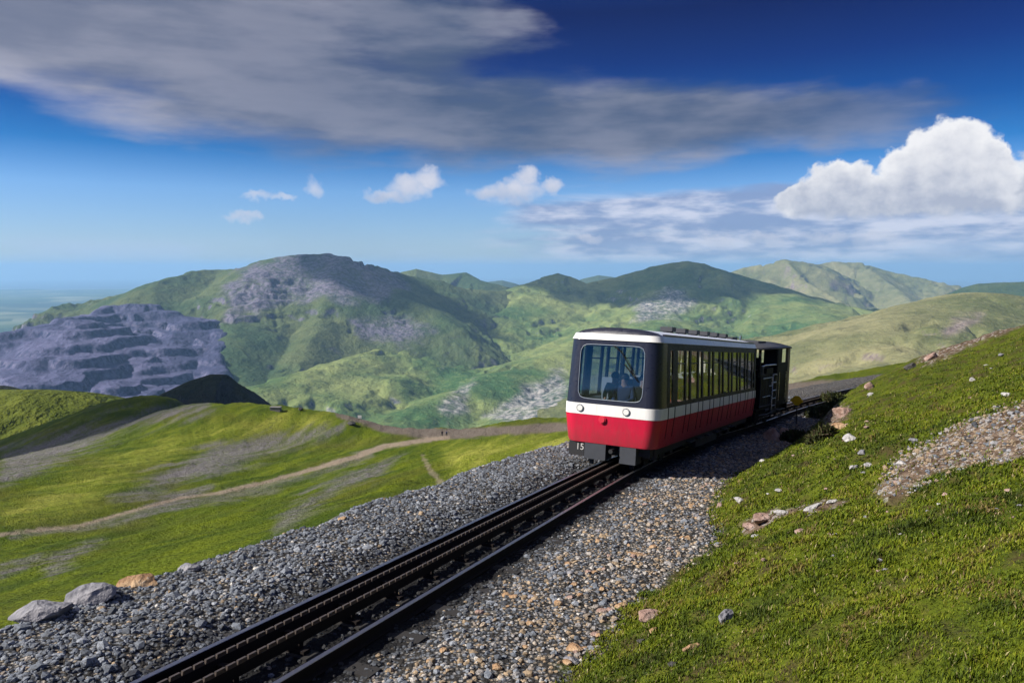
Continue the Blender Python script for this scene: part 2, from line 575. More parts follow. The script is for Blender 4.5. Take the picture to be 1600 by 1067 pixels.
def scatter(n, s0, s1, l0, l1, bias=1.0):
    s = s0 + (s1 - s0) * RNG.uniform(0, 1, n) ** bias
    l = RNG.uniform(l0, l1, n)
    return s, l


def make_stones():
    # shoulder beyond the far rail: blue-grey crushed slate
    s, l = scatter(20000, -3, 34, -2.75, -0.62, 1.6)
    k = (l > left_edge(s) - 0.12); s, l = s[k], l[k]
    P = near_xyz(s, l); n = len(s)
    size = RNG.uniform(0.017, 0.042, n) * np.where(RNG.uniform(0, 1, n) < 0.05, 1.8, 1.0) * (1 + 0.012 * np.clip(s, 0, 30))
    tone = np.clip(RNG.normal(0.36, 0.11, n), 0.08, 0.62)
    tone = np.where(RNG.uniform(0, 1, n) < 0.05, RNG.uniform(0.66, 0.98, n), tone)
    tone = np.clip(tone + 0.10 * fbm(s * 0.55, l * 1.1, 3, 71), 0.05, 1.0)
    near_rail = sstep(l, -1.25, -0.75) + 0.25 * pnoise(s * 1.2, l * 2, 70)
    tone = np.where(RNG.uniform(0, 1, n) < near_rail * 0.85, tone * 0.35, tone)
    stone_field('ballast_bed', P, size, tone, 'loose blue-grey crushed slate ballast heaped along the valley side of the track', 'ballast_stone')
    # between the rails, black with grease
    s, l = scatter(4200, -3, 20, -0.85, 0.95, 1.5)
    P = near_xyz(s, l); n = len(s)
    tone = np.clip(RNG.normal(0.03, 0.03, n), 0.0, 0.10); tone = np.where(RNG.uniform(0, 1, n) < 0.012, RNG.uniform(0.3, 0.9, n), tone)
    stone_field('greasy_ballast', P, RNG.uniform(0.02, 0.04, n), tone, 'black greasy ballast between the running rails', 'ballast_stone')
    # hillside of the track: mixed brown and grey gravel
    s, l = scatter(17000, -3, 36, 0.75, 3.35, 1.7)
    e = grass_edge(s)
    k = (l < e + 0.12 * RNG.normal(size=len(s))); s, l, e = s[k], l[k], e[k]
    P = near_xyz(s, l); n = len(s)
    size = np.exp(RNG.normal(math.log(0.026), 0.34, n)).clip(0.012, 0.085) * (1 + 0.012 * np.clip(s, 0, 30))
    brown = np.clip(0.42 + 0.38 * sstep(l, 1.0, 2.4) + 0.4 * pnoise(s * 0.7, l * 0.9, 81), 0.1, 0.85)
    tone = np.where(RNG.uniform(0, 1, n) < brown, 0.66 + 0.30 * RNG.uniform(0, 1, n) ** 1.6, np.clip(RNG.normal(0.36, 0.13, n), 0.08, 0.62))
    near_rail = 1 - sstep(l, 0.8, 1.25)
    tone = np.where(RNG.uniform(0, 1, n) < near_rail * 0.8, tone * 0.3, tone)
    stone_field('gravel_verge', P, size, tone, 'mixed brown and grey gravel between the track and the grassy bank', 'ballast_stone')
    # chips in the bare patch on the bank
    pts = []
    while len(pts) < 1150:
        x = random.uniform(1365, 1600); y = random.uniform(625, 775)
        if in_poly(np.array([x]), np.array([y]), DIRT)[0] > -4: pts.append((x, y))
    P = np.array([hit_near(*q)[0] for q in pts])
    d = np.linalg.norm(P, axis=1)
    tone = np.where(RNG.uniform(0, 1, len(P)) < 0.8, RNG.uniform(0.64, 0.78, len(P)), RNG.uniform(0.08, 0.45, len(P)))
    stone_field('scree_chips', P, np.exp(RNG.normal(math.log(0.0019), 0.4, len(P))).clip(.0008, .006) * d, tone, 'stony chips in the bare earth patch on the bank', 'ballast_stone')


# ------------------------------------------------------------------ grass on the bank
def m_grass():
    t = attr('tone'); hgt = attr('hgt')
    c = ramp(t, [(0.0, (0.022, 0.034, 0.003)), (0.22, (0.045, 0.070, 0.003)), (0.48, (0.100, 0.140, 0.003)), (0.66, (0.175, 0.200, 0.006)), (0.80, (0.190, 0.165, 0.028)), (0.90, (0.125, 0.080, 0.030)), (1.0, (0.42, 0.36, 0.18))])
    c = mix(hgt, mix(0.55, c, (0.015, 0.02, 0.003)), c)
    return dict(color=c, rough=0.7, spec=0.2)


material('grass', m_grass)


def make_grass():
    N = 620000
    r = 1.9 * (34 / 1.9) ** (RNG.uniform(0, 1, N) ** 0.9)
    az = np.radians(RNG.uniform(-6, 40, N))
    x = r * np.sin(az); y = r * np.cos(az)
    s = np.empty(N); l = np.empty(N)
    for i in range(0, N, 20000): s[i:i + 20000], l[i:i + 20000] = to_sl(x[i:i + 20000], y[i:i + 20000])
    k = (l > grass_edge(s) - 0.02 + 0.1 * fbm(s * 1.6, l * 1.6, 3, 60)) & (l < 26); s, l = s[k], l[k]
    P = near_xyz(s, l)
    px, py = proj(P)
    k = (px > -30) & (px < 1640) & (py < 1110); P, s, l, px, py = P[k], s[k], l[k], px[k], py[k]
    nz = fbm(P[:, 0] * 1.3, P[:, 1] * 1.3, 3, 50) * 14
    dirt = in_poly(px, py, DIRT) + nz
    for q in OUTC: dirt = np.maximum(dirt, in_poly(px, py, q) + 0.6 * nz)
    k = (dirt < 0) | (RNG.uniform(0, 1, len(s)) < 0.06)
    clump = pnoise(s * 3.1, l * 3.1, 90)
    bare = fbm(s * 1.7 + 3, l * 2.3, 4, 140)
    k &= RNG.uniform(0, 1, len(s)) < 0.88 + 0.35 * clump - 0.45 * sstep(bare, 0.15, 0.5)
    P, s, l, clump = P[k], s[k], l[k], clump[k]
    n = len(s); d = np.linalg.norm(P, axis=1)
    H = RNG.uniform(0.012, 0.034, n) * (1 + 0.6 * clump) * np.clip(d / 5.0, 1.0, 1.6)
    W = RNG.uniform(0.0017, 0.0032, n) * np.clip(d / 3.2, 1, 4.0)
    a = RNG.uniform(0, 2 * np.pi, n); lean = RNG.uniform(0.15, 0.95, n) * H
    b = a + np.pi / 2 + RNG.uniform(-.5, .5, n)
    dx, dy = np.cos(a) * W, np.sin(a) * W
    lx, ly = np.cos(b) * lean, np.sin(b) * lean
    z0 = P[:, 2] - 0.006
    V = np.empty((n, 5, 3))
    V[:, 0] = np.stack([P[:, 0] - dx, P[:, 1] - dy, z0], -1); V[:, 1] = np.stack([P[:, 0] + dx, P[:, 1] + dy, z0], -1)
    V[:, 2] = np.stack([P[:, 0] + dx * .7 + lx * .35, P[:, 1] + dy * .7 + ly * .35, z0 + H * .62], -1)
    V[:, 3] = np.stack([P[:, 0] - dx * .7 + lx * .35, P[:, 1] - dy * .7 + ly * .35, z0 + H * .62], -1)
    V[:, 4] = np.stack([P[:, 0] + lx, P[:, 1] + ly, z0 + H], -1)
    base = (np.arange(n) * 5)[:, None]
    T = np.concatenate([base + np.array([[0, 1, 2]]), base + np.array([[0, 2, 3]]), base + np.array([[3, 2, 4]])])
    patch = fbm(s * 0.55, l * 0.55, 4, 95) * 0.30 + pnoise(s * 3.7, l * 3.7, 97) * 0.24
    tone = np.clip(0.44 + patch + RNG.normal(0, 0.13, n), 0.02, 0.9)
    brn = pnoise(s * 1.9 + 4, l * 2.6, 99)
    tone = np.where(RNG.uniform(0, 1, n) < sstep(brn, 0.35, 0.75) * 0.7, RNG.uniform(0.80, 0.93, n), tone)
    tone = np.where(RNG.uniform(0, 1, n) < 0.03, RNG.uniform(0.93, 1.0, n), tone)
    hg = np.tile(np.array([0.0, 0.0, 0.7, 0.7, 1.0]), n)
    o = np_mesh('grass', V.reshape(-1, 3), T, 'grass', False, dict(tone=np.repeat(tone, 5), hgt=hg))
    tag(o, 'short mossy green grass covering the near bank', 'grass', kind='stuff')


# ------------------------------------------------------------------ rocks
def m_rock(name, a, b, lich=(0.42, 0.42, 0.38)):
    def fn():
        p = objco(); n = noise(p, 3.0, 6, 0.65); n2 = noise(p, 14.0, 4, 0.6)
        c = mix(smooth(n, 0.35, 0.68), a, b)
        c = mix(smooth(n2, 0.60, 0.72) * 0.6, c, lich)
        c = mix(smooth(n2, 0.25, 0.40, 0.5, 0.0), c, tuple(0.3 * q for q in a))
        return dict(color=c, rough=0.9, spec=0.2, normal=bump(n2 + n, 0.7, 0.06))
    return material(name, fn)


m_rock('rock_grey', (0.15, 0.15, 0.17), (0.30, 0.29, 0.31))
m_rock('rock_tan', (0.26, 0.15, 0.08), (0.44, 0.31, 0.19), (0.5, 0.45, 0.38))
m_rock('rock_pink', (0.24, 0.15, 0.12), (0.40, 0.30, 0.26), (0.48, 0.44, 0.40))
m_rock('rock_pale', (0.30, 0.29, 0.29), (0.50, 0.48, 0.46), (0.6, 0.58, 0.55))
m_rock('rock_dark', (0.04, 0.038, 0.036), (0.09, 0.085, 0.08), (0.2, 0.2, 0.18))


def rock_mesh(seed, sub=3):
    rng = np.random.default_rng(seed)
    bm = bmesh.new(); bmesh.ops.create_icosphere(bm, subdivisions=sub, radius=1.0)
    V = np.array([v.co[:] for v in bm.verts]); Fc = np.array([[v.index for v in f.verts] for f in bm.faces]); bm.free()
    for i in range(11):                                   # plane cuts give facets and edges
        n = rng.normal(size=3); n /= np.linalg.norm(n); c = rng.uniform(0.50, 0.86)
        k = V @ n - c
        V = np.where(k[:, None] > 0, V - n[None] * k[:, None] * 0.92, V)
    V = V * (1 + 0.10 * fbm(V[:, 0:1] * 2 + seed, V[:, 1:2] * 2 + V[:, 2:3] * 1.3, 3, seed % 50))
    return V, Fc


def add_rock(px, py, wpx, mat, label, asp=(1.0, 0.7, 0.45), rz=None, sink=0.35, name='rock', group=None, sub=3, hitf=None):
    P, t = (hitf or hit_near)(px, py)
    w = 0.5 * wpx / FPX * (P @ F_)
    seed = int(px * 7 + py * 13)
    V, Fc = rock_mesh(seed, sub)
    V = V * np.array(asp) * w
    o = np_mesh(name, V, Fc, mat, False)
    o.location = (P[0], P[1], P[2] + w * asp[2] * (1 - 2 * sink) * 0.8)
    o.rotation_euler = (random.uniform(-.2, .2), random.uniform(-.2, .2), (rz if rz is not None else random.uniform(-0.5, 0.5)))
    return tag(o, label, 'rock', group)


def make_rocks():
    A = add_rock
    A(66, 962, 112, 'rock_grey', 'largest grey slab lying on the outer edge of the slate ballast', (1.0, 0.6, 0.36), 0.2)
    A(140, 937, 84, 'rock_grey', 'rounded grey boulder beside the largest slab on the ballast edge', (1.0, 0.7, 0.48), 0.3)
    A(213, 913, 74, 'rock_tan', 'orange-tan block of stone on the outer edge of the ballast', (1.0, 0.55, 0.36), 0.1)
    A(293, 890, 42, 'rock_grey', 'small grey stone beyond the orange-tan block on the ballast edge', (1.0, 0.6, 0.4))
    A(534, 811, 20, 'rock_tan', 'little tan stone alone at the foot of the ballast beside green slope', (1.0, 0.7, 0.4))
    A(1016, 966, 46, 'rock_pink', 'flat pinkish-brown stone at the edge of gravel and grass', (1.0, 0.7, 0.45), 0.3, 0.25)
    A(1135, 970, 50, 'rock_grey', 'cracked grey stone sunk in the grass above the pinkish-brown stone', (1.0, 0.6, 0.55), 0.9)
    A(1080, 1015, 36, 'rock_tan', 'narrow tan stone tilted in the near grass', (1.0, 0.45, 0.35), 0.5)
    A(1052, 1040, 22, 'rock_dark', 'small dark stone in grass below the narrow tan stone', (1.0, 0.7, 0.5))
    A(1022, 987, 20, 'rock_tan', 'small tan stone just below the flat pinkish-brown stone', (1.0, 0.7, 0.4))
    A(1003, 1002, 18, 'rock_dark', 'brown stub of rock at the gravel end of the grass')
    A(897, 1015, 34, 'rock_tan', 'biggest tan stone lying loose in the gravel verge', (1.0, 0.7, 0.5))
    A(893, 1033, 28, 'rock_grey', 'grey stone touching the biggest tan stone in the gravel', (1.0, 0.8, 0.5))
    A(996, 868, 38, 'rock_tan', 'long flat tan stone in the middle of the gravel verge', (1.0, 0.5, 0.25), 0.0)
    A(1075, 842, 22, 'rock_tan', 'tan stone where the gravel meets the mossy point of grass')
    A(1192, 812, 46, 'rock_pink', 'weathered pinkish outcrop breaking through the bank', (1.0, 0.6, 0.42), 0.5, 0.4)
    A(1170, 824, 26, 'rock_pink', 'lower lump of the weathered pinkish outcrop')
    A(1222, 803, 26, 'rock_pale', 'pale upper lump beside the weathered pinkish outcrop')
    A(1270, 795, 46, 'rock_pale', 'thin pale ledge of rock running up the bank', (1.0, 0.35, 0.22), 0.6)
    A(1300, 785, 34, 'rock_pale', 'short pale end of the thin rock ledge', (1.0, 0.35, 0.22), 0.6)
    A(1124, 792, 16, 'rock_pink', 'pink stone standing at the corner of gravel and bank', (0.7, 0.7, 0.8))
    A(1155, 783, 20, 'rock_pale', 'pale twin-pointed stone near the corner of the bank')
    A(1218, 767, 20, 'rock_pale', 'white flat stone below the train shadow on the bank', (1, .6, .3))
    A(1180, 838, 18, 'rock_pale', 'pale flake of rock under the pinkish outcrop', (1, .5, .25))
    A(1250, 832, 22, 'rock_pink', 'brown-pink stone set in moss right of the outcrop', (0.8, 0.8, 0.6))
    A(1326, 687, 26, 'rock_pale', 'round bluish-white boulder on the bank beside the heather', (1.0, 0.8, 0.6), None, 0.3)
    A(1347, 709, 16, 'rock_grey', 'grey stone downhill of the round bluish-white boulder', (0.9, 0.8, 0.7))
    A(1333, 733, 24, 'rock_pale', 'bright white wedge of rock in the sunlit bank', (1.0, 0.5, 0.6), 0.7)
    A(1358, 727, 32, 'rock_pale', 'flat pale slab trailing from the bright white wedge', (1.0, 0.4, 0.22), 0.5)
    A(1358, 606, 36, 'rock_pink', 'long tilted pinkish slab near the skyline of the bank', (1.0, 0.4, 0.4), 0.9)
    A(1360, 619, 24, 'rock_pale', 'pale slab under the long tilted slab near the skyline', (1.0, 0.45, 0.35), 0.9)
    A(1316, 652, 40, 'rock_pink', 'reddish rock face above the dark heather by the track', (0.8, 0.8, 0.8), 0.4, 0.3)
    A(1312, 668, 26, 'rock_tan', 'reddish-tan rock below the reddish rock face')
    A(1208, 688, 40, 'rock_pink', 'pink boulder in the train shadow beside the heather', (0.8, 0.7, 0.75), 0.3, 0.25)
    A(1224, 676, 26, 'rock_pink', 'smaller pink boulder behind the pink boulder in shadow', (0.9, 0.7, 0.5))
    A(1194, 679, 18, 'rock_dark', 'black stone lying on shaded gravel near the pink boulder', (1.0, 0.6, 0.4))
    A(1425, 575, 26, 'rock_dark', 'dark peaty rock on the skyline of the bank', (1.0, 0.7, 0.6))
    A(1455, 560, 34, 'rock_pink', 'brown rock just above the dark skyline rock', (1.0, 0.5, 0.45), 0.6)
    A(1520, 595, 14, 'rock_pale', 'white stone on the upper grass slope', (1.0, 0.8, 0.6))
    A(1572, 618, 16, 'rock_pale', 'pale blocky stone on grass above the bare earth patch', (1.0, 0.8, 0.6))
    A(1430, 691, 20, 'rock_grey', 'bluish stone at the lower corner of the bare earth patch')
    A(1408, 728, 24, 'rock_pale', 'pale stone inside the lower end of the bare earth patch', (0.9, 0.7, 0.7))
    A(1520, 690, 18, 'rock_dark', 'dark stone in the middle of the bare earth patch')
    # scatter of small stones, told apart only by their place
    rng = random.Random(8); n = 0
    while n < 70:
        x = rng.uniform(1120, 1600); y = rng.uniform(520, 900)
        P, t = hit_near(x, y)
        s, l = to_sl(P[0], P[1])
        if l[0] < grass_edge(s)[0] + 0.3 or t > 45: continue
        mt = rng.choice(['rock_pale', 'rock_pink', 'rock_grey', 'rock_pink']); sf, lf = float(s[0]), float(l[0])
        where = 'in grass uphill of the bare earth' if lf > 8 else 'in grass beside the train shadow' if sf > 14 else 'in grass by the gravel edge' if lf < 4.4 else 'in grass near the train' if sf > 8 else 'in moss below the bare earth'
        A(x, y, rng.uniform(5, 13), mt, 'small %s stone half sunk %s' % ({'rock_pale': 'whitish', 'rock_pink': 'pinkish', 'rock_grey': 'grey'}[mt], where),
          (1.0, 0.7, rng.uniform(.3, .6)), None, 0.3, 'stone', 'small stones in the grassy bank', 2)
        n += 1
    n = 0
    while n < 90:
        s = rng.uniform(-1.5, 13); l = rng.uniform(1.15, 2.6)
        P = near_xyz(np.array([s]), np.array([l]))[0]
        x, y = proj(P)
        if not (380 < x < 1250 and y < 1060): continue
        mt = rng.choice(['rock_tan', 'rock_tan', 'rock_grey', 'rock_pink'])
        where = 'close beside the rail' if l < 1.55 else 'along the grass edge' if l > 2.15 else 'in the middle of the gravel verge'
        where += ' near the train' if s > 7 else ' away from the train'
        A(float(x), float(y), rng.uniform(0.06, 0.14) * FPX / (P @ F_), mt, 'loose %s stone lying %s' % ({'rock_tan': 'tan', 'rock_grey': 'grey', 'rock_pink': 'pinkish'}[mt], where),
          (1.0, 0.75, rng.uniform(.4, .65)), None, 0.2, 'stone', 'loose stones on the gravel verge', 2)
        n += 1


# ------------------------------------------------------------------ heather by the track
def m_heather():
    t = attr('tone')
    c = ramp(t, [(0.0, (0.018, 0.022, 0.010)), (0.5, (0.045, 0.055, 0.016)), (0.8, (0.07, 0.05, 0.03)), (1.0, (0.11, 0.07, 0.06))])
    return dict(color=c, rough=0.85, spec=0.1)


material('heather', m_heather)


def make_shrub(px, py, wpx, hm, label, n=1500, tone0=0.4):
    P, t = hit_near(px, py)
    w = 0.5 * wpx / FPX * (P @ F_)
    rng = np.random.default_rng(int(px))
    root = empty('heather_shrub', Matrix.Translation(Vector(P.tolist())), label=label, category='shrub', group='heather shrubs on the bank')
    u = rng.normal(size=(n, 3)); u /= np.linalg.norm(u, axis=1)[:, None]; u[:, 2] = np.abs(u[:, 2])
    rad = rng.uniform(0.35, 1.0, n) ** 0.5 * (1 + 0.25 * pnoise(u[:, 0] * 3 + px, u[:, 1] * 3, 5))
    C = u * rad[:, None] * np.array([w, w * 0.8, hm])
    gx, gy = C[:, 0] + P[0], C[:, 1] + P[1]
    C[:, 2] += near_z(gx, gy) - P[2]
    a = rng.normal(size=(n, 3)) * 0.035 * (1 + w * 0.3); b = rng.normal(size=(n, 3)) * 0.022 * (1 + w * 0.3); a[:, 2] = np.abs(a[:, 2]) * 1.4
    V = np.stack([C - b, C + b, C + a + b * 0.3, C + a * 1.5], 1)
    base = (np.arange(n) * 4)[:, None]
    T = np.concatenate([base + np.array([[0, 1, 2]]), base + np.array([[0, 2, 3]])])
    np_mesh('foliage', V.reshape(-1, 3), T, 'heather', False, dict(tone=np.repeat(np.clip(tone0 + rng.normal(0, .2, n), 0, 1), 4)), root)
    bm = bmesh.new()
    for i in range(7):
        q = rng.uniform(-0.35, 0.35, 2)
        z0 = float(near_z(P[0] + q[0] * w, P[1] + q[1] * w)[0] - P[2]) - 0.03
        m = Matrix.Translation((q[0] * w, q[1] * w, z0 + hm * .35)) @ Matrix.Rotation(rng.uniform(-.5, .5), 4, 'X') @ Matrix.Rotation(rng.uniform(-.5, .5), 4, 'Y')
        bmesh.ops.create_cone(bm, segments=5, radius1=0.02, radius2=0.008, depth=hm * .8, matrix=m)
    me = bpy.data.meshes.new('stem'); bm.to_mesh(me); bm.free(); me.materials.append(MATS['heather'])
    put(bpy.data.objects.new('stem', me), root)


# ------------------------------------------------------------------ middle distance: the grassy shoulder below the track
def tps_fit(P, z):
    n = len(P); d = np.linalg.norm(P[:, None] - P[None], axis=-1)
    K = np.where(d > 0, d * d * np.log(d + 1e-12), 0) + np.eye(n) * 20.0
    A = np.zeros((n + 3, n + 3)); A[:n, :n] = K; A[:n, n] = 1; A[:n, n + 1:] = P; A[n, :n] = 1; A[n + 1:, :n] = P.T
    w = np.linalg.solve(A, np.concatenate([z, [0, 0, 0]]))
    def f(x, y):
        out = w[n] + w[n + 1] * x + w[n + 2] * y
        for i in range(n):
            dd = np.sqrt((x - P[i, 0]) ** 2 + (y - P[i, 1]) ** 2) + 1e-9
            out = out + w[i] * dd * dd * np.log(dd)
        return out
    return f


MIDPTS = [(0, 1000, 22), (150, 940, 26), (300, 905, 26), (500, 845, 30), (640, 790, 34), (760, 745, 42), (880, 712, 55),
          (0, 900, 62), (200, 865, 68), (400, 815, 80), (600, 760, 85), (760, 718, 100), (870, 695, 110),
          (0, 838, 112), (150, 795, 130), (300, 775, 148), (430, 745, 168), (560, 712, 190), (650, 690, 208), (695, 683, 218),
          (800, 690, 150), (880, 675, 180), (600, 735, 140), (660, 712, 165),
          (0, 765, 150), (150, 735, 175), (300, 705, 205), (430, 690, 222), (520, 668, 232), (600, 668, 236), (700, 672, 236), (800, 668, 232), (880, 664, 226),
          (1000, 650, 205), (1120, 632, 185), (1250, 606, 165), (1330, 598, 160), (1450, 585, 150), (1600, 570, 150),
          (1250, 622, 90), (1330, 612, 90), (1000, 690, 90),
          (560, 653, 242), (500, 641, 255), (450, 639, 262), (400, 641, 268), (320, 648, 285), (240, 662, 300), (150, 690, 300), (60, 715, 280), (0, 728, 270),
          (0, 690, 360), (100, 670, 380), (200, 652, 390), (300, 640, 380)]


def make_mid():
    P = []; z = []
    for px, py, d in MIDPTS:
        q = pt(px, py, d); P.append(q[:2]); z.append(q[2])
    for px, d, drop in ((500, 330, 75), (420, 345, 75), (600, 320, 80), (700, 315, 85), (800, 315, 85), (880, 310, 85), (1000, 300, 85), (1120, 280, 80), (1250, 260, 70),
                        (1350, 250, 70), (1500, 240, 60), (1650, 240, 60), (0, 450, 90), (150, 460, 95), (280, 450, 95)):
        q = pt(px, 660 if px < 1200 else 600, d); P.append(q[:2]); z.append(q[2] - drop)
    f = tps_fit(np.array(P), np.array(z))
    az = np.radians(np.linspace(-39, 42, 760)); r = np.geomspace(14, 450, 420)
    rg, ag = np.meshgrid(r, az, indexing='ij')
    x = rg * np.sin(ag); y = rg * np.cos(ag)
    Z = f(x, y)
    # fall line runs down to the left: streaked relief
    u = .22 * x + .975 * y; v = .975 * x - .22 * y
    k = sstep(r, 22, 80)[:, None]
    Z = Z + k * (0.9 * fbm(u / 60, v / 22, 4, 110) + 0.35 * fbm(u / 14, v / 6, 4, 115) + 0.22 * fbm(x / 3.2, y / 3.2, 4, 118))
    V = np.stack([x, y, Z], -1).reshape(-1, 3)
    px, py = proj(V)
    nz = fbm(V[:, 0] / 7, V[:, 1] / 7, 4, 120)
    def line(pts, w, soft=1.0):
        d, t = seg_dist(px, py, pts)
        wi = np.interp(t, np.arange(len(w)), w)
        return 1 - sstep(d + nz * 1.2 * soft, wi * 0.75, wi * 1.25 + 1.2 * soft)
    path = line([(-20, 838), (60, 828), (120, 822), (200, 800), (280, 778), (340, 770), (420, 752), (500, 730), (560, 712), (600, 697), (650, 690), (700, 683)], [1.6, 1.6, 1.8, 1.4, 1.8, 2.0, 2.2, 2.6, 3, 3.4, 3, 2.2])
    path = np.maximum(path, line([(660, 712), (672, 735), (688, 752), (690, 768)], [.8, 1.2, 2.0, 5], 3.0) * 0.6)
    worn = line([(20, 836), (120, 826), (200, 806), (300, 782), (340, 776), (420, 760), (500, 738), (580, 708)], [2, 3, 2, 5, 6, 4, 3, 2], 6.0) * 0.6
    bed = line([(528, 648), (560, 655), (600, 668), (660, 676), (720, 677), (800, 672), (900, 666), (1100, 645)], [2.5, 4, 6, 8, 7, 6, 6, 6], 1.5)
    bed = np.maximum(bed, sstep(in_poly(px, py, [(1225, 596), (1300, 592), (1345, 598), (1320, 614), (1225, 632)]) + nz * 3, -2, 4))
    gr = 0 * px
    for pl in ([(630, 712), (600, 722), (540, 740), (480, 770), (430, 812), (425, 838), (470, 810), (540, 765), (600, 738)],
               [(170, 775), (230, 745), (290, 715), (330, 695), (420, 678), (520, 668), (545, 672), (440, 700), (370, 730), (300, 752), (230, 782)],
               [(0, 700), (120, 668), (230, 640), (330, 625), (330, 640), (200, 672), (90, 720), (0, 760)],
               [(60, 885), (130, 850), (160, 842), (120, 872), (80, 900)], [(250, 770), (330, 760), (300, 790), (215, 812), (180, 820)], [(0, 890), (60, 870), (40, 890), (0, 905)]):
        gr = np.maximum(gr, sstep(in_poly(px, py, pl) + 16 * fbm(u.ravel() / 34, v.ravel() / 4, 4, 130), -10, 14))
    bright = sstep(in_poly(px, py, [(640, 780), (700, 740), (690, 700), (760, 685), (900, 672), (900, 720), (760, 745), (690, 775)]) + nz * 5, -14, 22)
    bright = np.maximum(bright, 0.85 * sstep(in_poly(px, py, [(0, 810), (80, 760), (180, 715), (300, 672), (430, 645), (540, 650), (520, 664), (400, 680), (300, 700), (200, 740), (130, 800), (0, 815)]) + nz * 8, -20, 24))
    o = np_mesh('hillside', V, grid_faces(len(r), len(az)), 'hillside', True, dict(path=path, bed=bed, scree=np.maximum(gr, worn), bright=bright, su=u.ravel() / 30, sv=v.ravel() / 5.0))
    tag(o, 'grassy green shoulder of the mountain crossed by a pale footpath', 'hillside', kind='structure')
    def height(X, Y):
        X = np.asarray(X, float); Y = np.asarray(Y, float)
        uu = .22 * X + .975 * Y; vv = .975 * X - .22 * Y
        return f(X, Y) + 0.9 * fbm(uu / 60, vv / 22, 4, 110) + 0.35 * fbm(uu / 14, vv / 6, 4, 115)
    return height


def m_hillside():
    p = geo()
    sp = vec(attr('su'), attr('sv'))
    n1 = noise(p, 0.035, 5, 0.6); n2 = noise(sp, 1.0, 6, 0.62, 0.4); n3 = noise(p, 0.9, 4, 0.6); n4 = noise(p, 3.2, 4, 0.65)
    c = mix(smooth(n2, 0.36, 0.66), (0.060, 0.100, 0.004), (0.150, 0.190, 0.007))
    c = mix(smooth(n1, 0.45, 0.7) * 0.6, c, (0.12, 0.115, 0.02))
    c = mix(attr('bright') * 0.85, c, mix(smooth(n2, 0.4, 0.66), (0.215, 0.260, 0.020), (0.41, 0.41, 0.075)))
    c = mix(smooth(n3, 0.50, 0.72) * 0.65, c, (0.045, 0.060, 0.010))
    c = mix(smooth(n4, 0.60, 0.80) * 0.45, c, (0.026, 0.032, 0.008))
    c = mix(smooth(n4, 0.70, 0.78) * smooth(n3, 0.5, 0.6) * 0.5, c, (0.32, 0.31, 0.28))
    scree = mix(smooth(n4, 0.35, 0.7), (0.11, 0.10, 0.11), (0.34, 0.31, 0.32))
    c = mix(attr('scree') * smooth(n3 + n2, 0.72, 1.15, 0.3, 0.95), c, scree)
    c = mix(attr('bed'), c, mix(smooth(n4, 0.35, 0.7), (0.14, 0.115, 0.09), (0.24, 0.20, 0.17)))
    c = mix(attr('path'), c, mix(smooth(n4, 0.35, 0.7), (0.27, 0.21, 0.15), (0.45, 0.37, 0.29)))
    return dict(color=c, rough=0.95, spec=0.1, normal=bump(n4 + n3 * 0.8, 1.0, 0.9))


material('hillside', m_hillside)


# ------------------------------------------------------------------ mountains: crests taken from the skyline, slopes grown from them
def crest(pts):
    return [pt(*q) for q in pts]


def mountain(name, label, ridges, mat, base=-560, azr=None, rr=None, nu=420, nv=230, seed=0, rough=1.0, extra=None, masks=None, wl=420.0):
    """ridges: list of (points(px,py,dist), slope, crest_rounding)"""
    R3 = [(crest(p), s, c) for p, s, c in ridges]
    az = np.radians(np.linspace(azr[0], azr[1], nu)); r = np.linspace(rr[0], rr[1], nv) if rr[1] / rr[0] < 1.6 else np.geomspace(rr[0], rr[1], nv)
    rg, ag = np.meshgrid(r, az, indexing='ij')
    x = rg * np.sin(ag); y = rg * np.cos(ag)
    wx = x + 90 * fbm(x / 600, y / 600, 3, seed + 1) * rough; wy = y + 90 * fbm(x / 600 + 7, y / 600, 3, seed + 2) * rough
    Z = np.full(x.shape, -1e9); dmin = np.full(x.shape, 1e9)
    for p3, s, c in R3:
        d0, t = seg_dist(x, y, p3)
        d1, _ = seg_dist(wx, wy, p3)
        d = np.where(d0 < 150, d0 + (d1 - d0) * (d0 / 150), d1)
        zc = np.interp(t, np.arange(len(p3)), [q[2] for q in p3])
        dd = np.sqrt(d * d + c * c) - c
        h = zc - s * dd + 0.00008 * s * dd * dd * (dd < 2600)
        k = 30.0
        Z = np.where(Z < -1e8, h, np.maximum(Z, h) + k * np.exp(-np.abs(Z - h) / k) * 0.25)
        dmin = np.minimum(dmin, d)
    am = sstep(dmin, 10, 500)
    rel = ridged(x / wl, y / wl, 5, seed + 10) * 42 + ridged(x / 150, y / 150, 4, seed + 20) * 6
    Z = Z + rough * (am * rel - am * 14) + rough * 4.5 * fbm(x / 90, y / 90, 4, seed + 30)
    if rough > 0.5 and extra is None:
        st = 44.0; zz = Z + 45 * fbm(x / 260, y / 260, 4, seed + 70); kk = np.floor(zz / st); fr = zz / st - kk
        cm = sstep(fbm(x / 420, y / 420, 4, seed + 80), 0.12, 0.42)
        Z = Z + ((kk + sstep(fr, 0.5, 1.0)) * st - zz) * 0.85 * cm
    if extra is not None: Z = extra(x, y, Z)
    Z = np.maximum(Z, base + 8 * fbm(x / 300, y / 300, 3, seed + 40))
    V = np.stack([x, y, Z], -1).reshape(-1, 3)
    at = {}
    if masks:
        px, py = proj(V)
        nz = fbm(V[:, 0] / 160, V[:, 1] / 160, 4, seed + 60)
        for nme, polys in masks.items():
            m = 0 * px
            for pl in polys: m = np.maximum(m, sstep(in_poly(px, py, pl) + nz * 12, -8, 10))
            at[nme] = m
    o = np_mesh(name, V, grid_faces(len(r), len(az)), mat, True, at)
    return tag(o, label, 'mountain', kind='structure')


